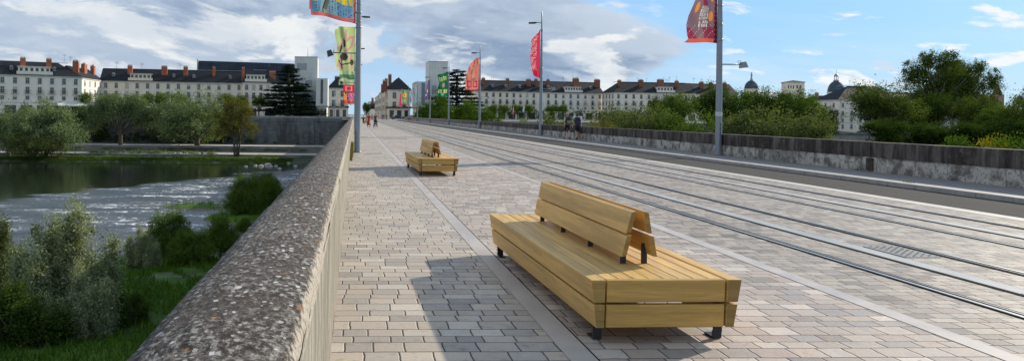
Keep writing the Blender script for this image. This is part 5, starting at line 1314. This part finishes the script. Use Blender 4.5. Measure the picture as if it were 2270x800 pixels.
# weeds at the wall foot
def tuft(label,x,y,z,n,h,mat,seed):
    rg=np.random.default_rng(seed); a=rg.uniform(0,6.28,n); r_=rg.uniform(0,1,n)*h*.5; hh=h*rg.uniform(.4,1,n); bx=rg.normal(size=n)*.03; by=rg.normal(size=n)*.12; w=.008
    V=np.stack([np.stack([bx-w,by,0*a],1),np.stack([bx+w,by,0*a],1),np.stack([bx+np.abs(np.cos(a))*r_*.8,by+np.sin(a)*r_,hh],1)],1).reshape(-1,3)
    o=link(bpy.data.objects.new('weed_tuft',npmesh('weed_tuft',V,np.arange(n*3).reshape(-1,3),LF[mat],False,{'tint':np.repeat(rg.random(n),3)}))); o.location=(x,y,z); props(o,label,'weed',kind=None)
for i,(x,y,h) in enumerate(((-.12,27.5,.22),(-.12,29.4,.30),(-.12,31.2,.38),(-.12,35,.4),(-.12,38,.35))):
    tuft(['yellowish weed tuft at the wall foot, nearest of those before the left lamp post','second weed tuft at the wall foot before the left lamp post','weed tuft at the wall foot right by the left lamp post','weed tuft just past the left lamp post','farther weed tuft past the left lamp post'][i],x,y,0,160,h,'yellow',400+i)
for i,(px,py) in enumerate(((1902,377),(1990,386),(1627,345),(2012,414))):
    p=onz(px,py,.09 if i<3 else .01); tuft(['dark weed tuft at the foot of the right wall','second dark weed tuft at the right wall foot','weed by the nearest right lamp post','small brown weed growing from the kerb joint'][i],p.x,p.y,.09 if i<3 else .0,120,.18,'mid' if i<3 else 'yellow',410+i)
# ------------------------------------------------------------------ people
SKIN=simple('skin',(.50,.30,.21),.55,.08,6,0)
def cloth(name,c): return simple(name,c,.85,.15,12,.2,.004)
def skin_obj(name,verts,edges,radii,mat,parent,lvl=1):
    me=bpy.data.meshes.new(name); me.from_pydata([tuple(v) for v in verts],edges,[]); o=bpy.data.objects.new(name,me); COL.objects.link(o)
    o.modifiers.new('skin','SKIN')
    for i,r_ in enumerate(radii): me.skin_vertices[0].data[i].radius=(r_,r_) if not hasattr(r_,'__len__') else r_
    me.skin_vertices[0].data[0].use_root=True
    s=o.modifiers.new('sub','SUBSURF'); s.levels=lvl; s.render_levels=lvl
    dg=bpy.context.evaluated_depsgraph_get(); m2=bpy.data.meshes.new_from_object(o.evaluated_get(dg)); bpy.data.objects.remove(o)
    m2.materials.clear(); m2.materials.append(mat); m2.polygons.foreach_set('use_smooth',[True]*len(m2.polygons)); m2.name=name
    return link(bpy.data.objects.new(name,m2),parent)
def person(label,loc,rz,H=1.72,pose='walk',phase=1,hair=(.05,.03,.02),top=(.3,.3,.32),bottom=(.02,.022,.04),kind='shorts',sleeves='short',hat=None,arms='swing',long_hair=False,group=None,shoe=(.03,.03,.035)):
    """faces local -Y"""
    e=empty('person',label,'person',loc,rz,group); k=H/1.75
    V={}
    def v(n,x,y,z): V[n]=Vector((x*k,y*k,z*k))
    sit=pose=='sit'; zh=.52 if sit else .93; st=.26*phase if pose=='walk' else .03
    v('pel',0,0,zh); v('waist',0,-.01,zh+.18); v('chest',0,.0,zh+.40); v('neck0',0,.01,zh+.55); v('neck1',0,-.0,zh+.62); v('head',0,-.02,zh+.71); v('crown',0,-.01,zh+.79)
    for s,n in ((1,'l'),(-1,'r')):
        d=st*s
        v('hip'+n,.09*s,0,zh-.03)
        if sit: v('knee'+n,.11*s,-.42,zh-.02); v('ank'+n,.11*s,-.44,.08); v('toe'+n,.12*s,-.60,.035)
        else: v('knee'+n,.095*s,-d*.55-.03,.50); v('ank'+n,.09*s,-d*1.0+(.05 if d<0 else 0),.085+(.06 if d<-.1 else 0)); v('toe'+n,.105*s,-d-.15,.04+(.0 if d>=-.1 else .0))
        v('sho'+n,.19*s,.01,zh+.49)
        if arms=='push': v('elb'+n,.22*s,-.12,zh+.24); v('wri'+n,.20*s,-.38,zh+.14); v('pal'+n,.20*s,-.45,zh+.13); fd=Vector((0,-.07,-.03))
        elif sit: v('elb'+n,.24*s,-.08,zh+.23); v('wri'+n,.13*s,-.32,zh+.12); v('pal'+n,.11*s,-.38,zh+.11); fd=Vector((0,-.07,-.02))
        else: v('elb'+n,.25*s,d*.35+.02,zh+.21); v('wri'+n,.27*s,d*.7-.06,zh-.03); v('pal'+n,.27*s,d*.75-.08,zh-.10); fd=Vector((0,-.015,-.075))
        V['_fd'+n]=fd
    names=[n for n in V if n[0]!='_']; idx={n:i for i,n in enumerate(names)}
    E=[('pel','waist'),('waist','chest'),('chest','neck0'),('neck0','neck1'),('neck1','head'),('head','crown')]
    rad={'pel':(.13,.10),'waist':(.125,.09),'chest':(.15,.10),'neck0':(.08,.065),'neck1':(.055,.055),'head':(.078,.095),'crown':(.062,.075)}
    for n in 'lr':
        E+=[('pel','hip'+n),('hip'+n,'knee'+n),('knee'+n,'ank'+n),('ank'+n,'toe'+n),('chest','sho'+n),('sho'+n,'elb'+n),('elb'+n,'wri'+n),('wri'+n,'pal'+n)]
        rad.update({'hip'+n:.085,'knee'+n:.058,'ank'+n:.040,'toe'+n:(.042,.03),'sho'+n:.055,'elb'+n:.040,'wri'+n:.028,'pal'+n:(.036,.02)})
    R_=[tuple(q*k for q in rad[n]) if hasattr(rad[n],'__len__') else rad[n]*k for n in names]
    body=skin_obj('body',[V[n] for n in names],[(idx[a],idx[b]) for a,b in E],R_,SKIN,e,2)
    # fingers, nose and ears merged into the body mesh
    mb=MB()
    for s,n in ((1,'l'),(-1,'r')):
        p=V['pal'+n]; fd=V['_fd'+n]*k; side=Vector((0,1,0)) if abs(fd.z)>abs(fd.y) else Vector((1,0,0))
        for i,l in enumerate((.9,1.05,1.0,.78)):
            b=p+side*(i-1.5)*.018*k; mb.tube([b,b+fd*l*.6,b+fd*l+Vector((-s*.012*k,0,0))],[.010*k,.009*k,.007*k],6)
        b=p-side*.028*k-fd*.3; mb.tube([b,b-side*.02*k+fd*.45,b-side*.022*k+fd*.8],[.011*k,.010*k,.008*k],6)
    h=V['head']; mb.tube([h+Vector((0,-.085*k,.02*k)),h+Vector((0,-.112*k,-.012*k)),h+Vector((0,-.088*k,-.024*k))],[.008*k,.015*k,.008*k],6)
    for s in (-1,1): mb.tube([h+Vector((s*.078*k,.01*k,.025*k)),h+Vector((s*.092*k,.02*k,.0)),h+Vector((s*.078*k,.01*k,-.03*k))],[.008*k,.014*k,.008*k],6)
    bm=bmesh.new(); bm.from_mesh(body.data); tmp=mb.mesh('tmp',SKIN); bm.from_mesh(tmp); bm.to_mesh(body.data); bm.free()
    mb=MB()
    for s in (-1,1): mb.lathe([(.0,-.009*k),(.011*k,0),(.0,.009*k)],c=h+Vector((s*.032*k,-.083*k,.018*k)),n=8)
    mb.box(h+Vector((0,-.088*k,-.050*k)),(.045*k,.012*k,.008*k)); mb.build('face_features',cloth('feature',(.06,.03,.03)),e)
    # hair
    hm=cloth('hair',hair); c=h+Vector((0,.012*k,.02*k)); mb=MB(); vs=[];fs=[]; nn=14
    for i in range(9):
        ph=math.pi*.5-i*(math.pi*.62)/8
        for j in range(nn):
            th=2*math.pi*j/nn; fr=-math.sin(th); zz=math.sin(ph); zz=max(zz,.15) if fr>.35 else zz
            vs.append(c+Vector((math.cos(th)*math.cos(ph)*.092,math.sin(th)*math.cos(ph)*.108,zz*.108))*k)
    for i in range(8):
        for j in range(nn): fs.append((i*nn+j,i*nn+(j+1)%nn,(i+1)*nn+(j+1)%nn,(i+1)*nn+j))
    mb.add(vs,fs,0,True)
    if long_hair:
        mb.tube([c+Vector((0,.05,.02))*k,c+Vector((0,.085,-.10))*k,c+Vector((0,.09,-.24))*k,c+Vector((0,.08,-.34))*k],[.07*k,.085*k,.07*k,.02*k],10)
    mb.build('hair',hm,e)
    if hat:
        mb=MB(); mb.lathe([(.104*k,.01),(.106*k,.04*k),(.09*k,.09*k),(.05*k,.118*k),(0,.125*k)],c=c+Vector((0,0,.015*k)),n=16); mb.tube([c+Vector((-.05,-.09,.03))*k,c+Vector((0,-.17,.015))*k,c+Vector((.05,-.09,.03))*k],[.02*k,.03*k,.02*k],6); mb.build('cap',cloth('cap',hat),e)
    # clothes
    tm=cloth('top_cloth',top); q=1.18
    sn=['pel','waist','chest','neck0','shol','shor']; el=[]
    vv=[V['pel']+Vector((0,0,-.04*k)),V['waist'],V['chest'],V['neck0']+Vector((0,0,-.02*k)),V['shol'],V['shor'],V['shol'].lerp(V['elbl'],.62 if sleeves=='short' else 1),V['shor'].lerp(V['elbr'],.62 if sleeves=='short' else 1)]
    ed=[(0,1),(1,2),(2,3),(2,4),(2,5),(4,6),(5,7)]; rd=[(.150*k,.122*k),(.142*k,.110*k),(.165*k,.120*k),(.085*k,.075*k),.075*k,.075*k,.060*k,.060*k]
    if sleeves=='long': vv+=[V['wril'],V['wrir']]; ed+=[(6,8),(7,9)]; rd+=[.044*k]*2
    skin_obj('top' if kind!='dress' else 'bodice',vv,ed,rd,tm,e,1)
    bmt=cloth('bottom_cloth',bottom)
    if kind=='dress':
        mb=MB(); prof=[(.135,zh+.22),(.16,zh+.02),(.20,zh-.25),(.24,.45),(.27,.28),(.265,.27),(.1,.4)]; mb.lathe([(a*k,b*k) for a,b in prof],n=20)
        mb.v=[(x_*(1+.07*math.sin(6*math.atan2(y_,x_))*(1 if z_<.8 else 0)),y_*.85,z_) for x_,y_,z_ in mb.v]; mb.build('skirt',tm,e)
    else:
        f=.95 if kind=='shorts' else 1.0; ta='knee' if kind=='shorts' else 'ank'
        pts=[V['pel']+Vector((0,0,.03*k)),V['hipl'],V['hipr']]
        if kind=='shorts': pts+=[V['hipl'].lerp(V['kneel'],.9),V['hipr'].lerp(V['kneer'],.9)]; ed=[(0,1),(0,2),(1,3),(2,4)]; rd=[(.145*k,.118*k),.108*k,.108*k,.088*k,.088*k]
        else: pts+=[V['kneel'],V['kneer'],V['ankl'],V['ankr']]; ed=[(0,1),(0,2),(1,3),(2,4),(3,5),(4,6)]; rd=[(.142*k,.115*k),.102*k,.102*k,.076*k,.076*k,.058*k,.058*k]
        skin_obj('shorts' if kind=='shorts' else 'trousers',pts,ed,rd,bmt,e,1)
    sm=cloth('shoe_cloth',shoe)
    for n in 'lr':
        a,t_=V['ank'+n],V['toe'+n]; hl=a+(a-t_)*.25; hl.z=min(a.z,t_.z+.02*k)
        skin_obj('shoe',[hl+Vector((0,0,-.02*k)),t_+Vector((0,0,.002)),a+Vector((0,0,-.01*k))],[(0,1),(0,2)],[.048*k,(.046*k,.036*k),.046*k],sm,e,1)
    return e,V,k
def backpack(label,pe,V,k,col,strap):
    e=empty('backpack',label,'backpack',pe.matrix_basis@Vector((0,.17*k,V['chest'].z-.04)) if False else (Matrix.Translation(pe.location)@Matrix.Rotation(pe.rotation_euler.z,4,'Z'))@Vector((0,.20*k,V['chest'].z-.05)),pe.rotation_euler.z)
    m_=cloth('pack_cloth',col); ms=cloth('pack_strap',strap)
    bm=bmesh.new(); bmesh.ops.create_cube(bm,size=1); bmesh.ops.subdivide_edges(bm,edges=bm.edges,cuts=3,use_grid_fill=True)
    for v_ in bm.verts:
        p=v_.co; p.x*=.34*(1-.22*max(0,p.z)); p.y*=.20*(1-.30*max(0,p.z)); p.z*=.52; 
        d=(abs(p.x)/.17)**2*(abs(p.z)/.26)**2; p.x*=1-.12*d; p.z*=1-.10*d
    me=bpy.data.meshes.new('sack'); bm.to_mesh(me); bm.free(); me.materials.append(m_); me.polygons.foreach_set('use_smooth',[True]*len(me.polygons)); link(bpy.data.objects.new('sack',me),e)
    mb=MB(); mb.box((0,.115,-.10),(.24,.06,.22)); mb.build('pocket',ms,e,bevel=.02)
    for s in (-1,1): mb=MB(); mb.tube([(s*.11,-.06,.20),(s*.13,-.17,.26),(s*.13,-.30,.16),(s*.14,-.26,-.05),(s*.13,-.10,-.17)],.018,6); mb.build('strap',ms,e)
p1=person('man in a cap and light grey shirt, left of the pair on the right pavement',(14.08,53.0,.09),R(180+6),1.66,'walk',1,(.1,.07,.05),(.42,.46,.50),(.018,.02,.035),'shorts',hat=(.45,.25,.20),group='walkers on the right pavement')
p2=person('second hiker walking away beside the parapet, dark shirt with pale collar, right of the pair',(14.46,52.0,.09),R(180-5),1.62,'walk',-1,(.02,.018,.016),(.10,.12,.17),(.015,.02,.05),'shorts',group='walkers on the right pavement')
backpack('dark green backpack with a pale band on the man in the cap',*p1,(.018,.035,.03),(.22,.24,.25)); backpack('navy backpack on the right-hand hiker',*p2,(.018,.02,.05),(.03,.035,.06))
mb=MB(); mb.tube([(0,0,.0),(.14,.02,.02),(.16,.03,-.10)],[.11,.10,.05],8)
person('woman in a long rust-red dress walking towards us on the left walkway',(1.78,98.5,0),R(8),1.66,'walk',1,(.22,.08,.03),(.30,.035,.022),(.3,.03,.02),'dress',long_hair=True)
sp=person('woman in black leggings pushing a stroller, beside the red dress',(2.62,99.6,0),R(-4),1.70,'walk',-1,(.20,.08,.03),(.13,.06,.06),(.012,.012,.014),'trousers',sleeves='short',arms='push',long_hair=True)
person('seated person in dark red clothes on the far small bench',(1.62,139.2,0),R(0),1.68,'sit',1,(.1,.05,.03),(.08,.02,.02),(.02,.015,.02),'trousers',long_hair=True)
def stroller(loc,rz):
    e=empty('stroller','dark baby stroller with a pale blanket, pushed along the left walkway','stroller',loc,rz)
    mb=MB()
    for s in (-.24,.24): mb.tube([(s,.42,1.0),(s,.15,.62),(s,-.38,.20)],.014,6); mb.tube([(s,.28,.16),(s,.0,.52),(s,-.12,.60)],.014,6)
    mb.tube([(-.24,.42,1.0),(.24,.42,1.0)],.018,6); mb.tube([(-.24,.28,.16),(.24,.28,.16)],.012,6); mb.build('frame',BLK,e)
    mb=MB(); mb.prism([(-.30,.36),(.16,.36),(.30,.85),(.22,.88),(.08,.50),(-.30,.50)],'x',-.20,.20); mb.build('seat',cloth('stroller_seat',(.02,.02,.025)),e,bevel=.02)
    mb=MB(); mb.lathe([(.30*math.cos(a),.26*math.sin(a)) for a in [i*math.pi/16 for i in range(9)]],c=(0,.12,.70),n=16); mb.v=[(x_*.75,y_,z_) for x_,y_,z_ in mb.v]; mb.build('hood',cloth('stroller_hood',(.015,.015,.02)),e)
    mb=MB(); mb.box((0,-.14,.52),(.34,.30,.06)); mb.build('blanket',cloth('blanket',(.55,.53,.55)),e,bevel=.02)
    for s in (-.26,.26):
        for y,r_ in ((.28,.15),(-.40,.12)):
            mb=MB(); 
            pts=[(s,y+r_*math.cos(a),r_+.0+r_*.92*math.sin(a)) for a in [i*2*math.pi/16 for i in range(17)]]; mb.tube(pts,.022,6,cap=False); mb.box((s,y,r_),(.03,r_*1.7,.02)); mb.box((s,y,r_),(.03,.02,r_*1.7)); mb.build('wheel',BLK,e)
stroller((2.62,98.85,0),R(-4))
# small far people at the street mouth
rp=random.Random(3)
FP=[('person in bright red leaning near the right parapet end',14.2,206,(.55,.02,.03),(.5,.03,.04),'trousers'),
('far pedestrian in blue standing at the end of the tracks, leftmost of the group',8.4,242,(.06,.09,.2),(.03,.03,.05),'trousers'),
('far pedestrian in green jacket at the end of the tracks',9.6,240,(.05,.10,.05),(.04,.04,.05),'trousers'),
('far pedestrian in white top near the dark car',12.0,250,(.5,.5,.5),(.04,.04,.06),'trousers'),
('far pedestrian in black, second of the group at the end of the tracks',9.0,246,(.02,.02,.02),(.02,.02,.03),'trousers'),
('far pedestrian in grey beside the street mouth, farther left than the group',6.6,252,(.15,.15,.16),(.03,.03,.04),'trousers'),
('far pedestrian in orange-brown standing behind the stroller',5.2,236,(.3,.10,.05),(.03,.03,.05),'trousers')]
for i,(lb,x,y,a,b,kd) in enumerate(FP): person(lb,(x,y,.0 if x<12 else (.09 if i==0 else 0)),rp.uniform(0,6.28),rp.uniform(1.62,1.8),'walk',rp.choice((1,-1)),(.05,.03,.02),a,b,kd,group='small far pedestrians')
# ------------------------------------------------------------------ vehicles
def car(label,loc,rz,col,van=False):
    e=empty('parked_car' if not van else 'parked_van',label,'car' if not van else 'van',loc,rz)
    pm=simple('car_paint_%d'%(len(MATS)),col,.25,.05,3,0,spec=.6); L=4.3; W=1.74
    prof=[(-2.15,.30),(-2.15,.72),(-1.95,.85),(-1.2,.95),(-.55,1.40),(.9,1.43),(1.65,1.02),(2.1,.92),(2.15,.55),(2.15,.30)] if not van else [(-2.3,.30),(-2.3,.85),(-1.9,1.05),(-1.3,1.80),(-1.0,1.95),(2.3,1.98),(2.35,.30)]
    body=MB(); 
    n=len(prof); vs=[]
    for s in (-1,1):
        for x,z in prof: w=W/2*(1 if z<1.0 else 1-.16*(z-1.0)/.45 if not van else 1-.05*(z-1)); vs.append((x,s*w,z))
    body.add(vs,[tuple(range(n))[::-1],tuple(range(n,2*n))]+[(i,(i+1)%n,n+(i+1)%n,n+i) for i in range(n)]); body.build('body',pm,e,bevel=.05)
    wn=[(-1.02,.98),(-.52,1.34),(.85,1.37),(1.35,1.02)] if not van else [(-1.55,1.15),(-1.15,1.75),(-.3,1.78),(-.3,1.15)]
    for s in (-1,1):
        mb=MB(); w=W/2; mb.add([(x,s*(w*(1-.16*max(0,z-1.0)/.45)+.012),z) for x,z in wn],[(0,1,2,3)]); mb.build('side_window',PANE,e)
    mb=MB(); a,b=((-1.16,.98),(-.60,1.38)) if not van else ((-1.84,1.12),(-1.34,1.78)); mb.add([(a[0]-.02,-.7,a[1]),(a[0]-.02,.7,a[1]),(b[0]-.02,.6,b[1]),(b[0]-.02,-.6,b[1])],[(0,1,2,3)]); mb.build('windscreen',PANE,e)
    for x in (-1.4,1.35):
        for s in (-1,1):
            mb=MB(); M=Matrix.Translation((x,s*(W/2-.10),.32))@Matrix.Rotation(R(90),4,'X'); v0=len(mb.v); mb.lathe([(0,-.10),(.30,-.10),(.32,-.06),(.32,.06),(.30,.10),(0,.10)],n=18); mb.v=[tuple(M@Vector(q)) for q in mb.v]; w_=mb.build('wheel',RUBBER,e)
            mb=MB(); mb.lathe([(0,-.115),(.18,-.112),(.19,.112),(0,.115)],n=12); mb.v=[tuple(M@Vector(q)) for q in mb.v]; mb.build('rim',METAL,w_)
    for s in (-.6,.6):
        mb=MB(); mb.box((-2.16,s,.68),(.04,.30,.13)); mb.build('headlight',LENS,e); mb=MB(); mb.box((2.16 if not van else 2.35,s,.78),(.04,.22,.16)); mb.build('tail_light',cloth('tail_light',(.4,.02,.02)),e)
    return e
car('dark blue car parked across the street mouth beyond the tracks',(14.0,262,0),R(4),(.015,.03,.08))
car('pale silver car parked just right of the dark blue one',(18.6,264,0),R(2),(.45,.46,.48))
car('white van on the right quay, glimpsed behind the saplings and the walkers',(88,318,-.2),R(0),(.6,.6,.6),True)
car('small dark car parked in front of the white corner house',(*pt(1915,292),-3.4),R(3),(.02,.022,.03))
# thin quay masts and small flags
def mast(label,px,D,h,z0,flag=None):
    e=empty('street_lamp' if not flag else 'flag_pole',label,'street lamp' if not flag else 'flag pole',(*pt(px,D),z0)); mb=MB(); mb.tube([(0,0,0),(0,0,h)],[.10,.06],8); mb.build('pole',POLE,e)
    if flag:
        mb=MB(); mb.add([(0,0,h),(0,0,h-2.6),(-.3,.15,h-2.9),(-.7,.2,h-2.6),(-.25,.1,h-1.0)],[(0,1,2,4),(4,2,3)]); mb.build('pennant',cloth('pennant',flag),e)
    else:
        mb=MB(); mb.tube([(0,0,h),(1.0,0,h+.15)],.04,6); mb.box((1.2,0,h+.12),(.6,.22,.12)); mb.build('lamp_head',LAMPG,e)
mast('thin white lamp mast on the left quay above the spreading tree',254,262,8.5,0)
mast('thin lamp mast on the left quay in front of the long apartment row',428,266,8.0,0)
mast('thin lamp mast at the mouth of the street, left side',751,262,8,0)
mast('second thin lamp mast left of the street, before the pyramid-roofed house',741,252.5,9,0)
mast('thin mast with a white pennant on the right quay behind the hedge',1162,300,7,-1,(.7,.7,.7))
mast('thin mast with a pink pennant on the right quay',1138,310,6,-1,(.55,.12,.2))
mast('thin mast with a red pennant beyond the two walkers',1325,300,4.5,-1.5,(.55,.05,.08))
mast('pale thin mast below the tall plane tree, left one',2073,200,5.5,-6)
mast('pale thin mast below the second plane tree',2153,200,5.5,-6)
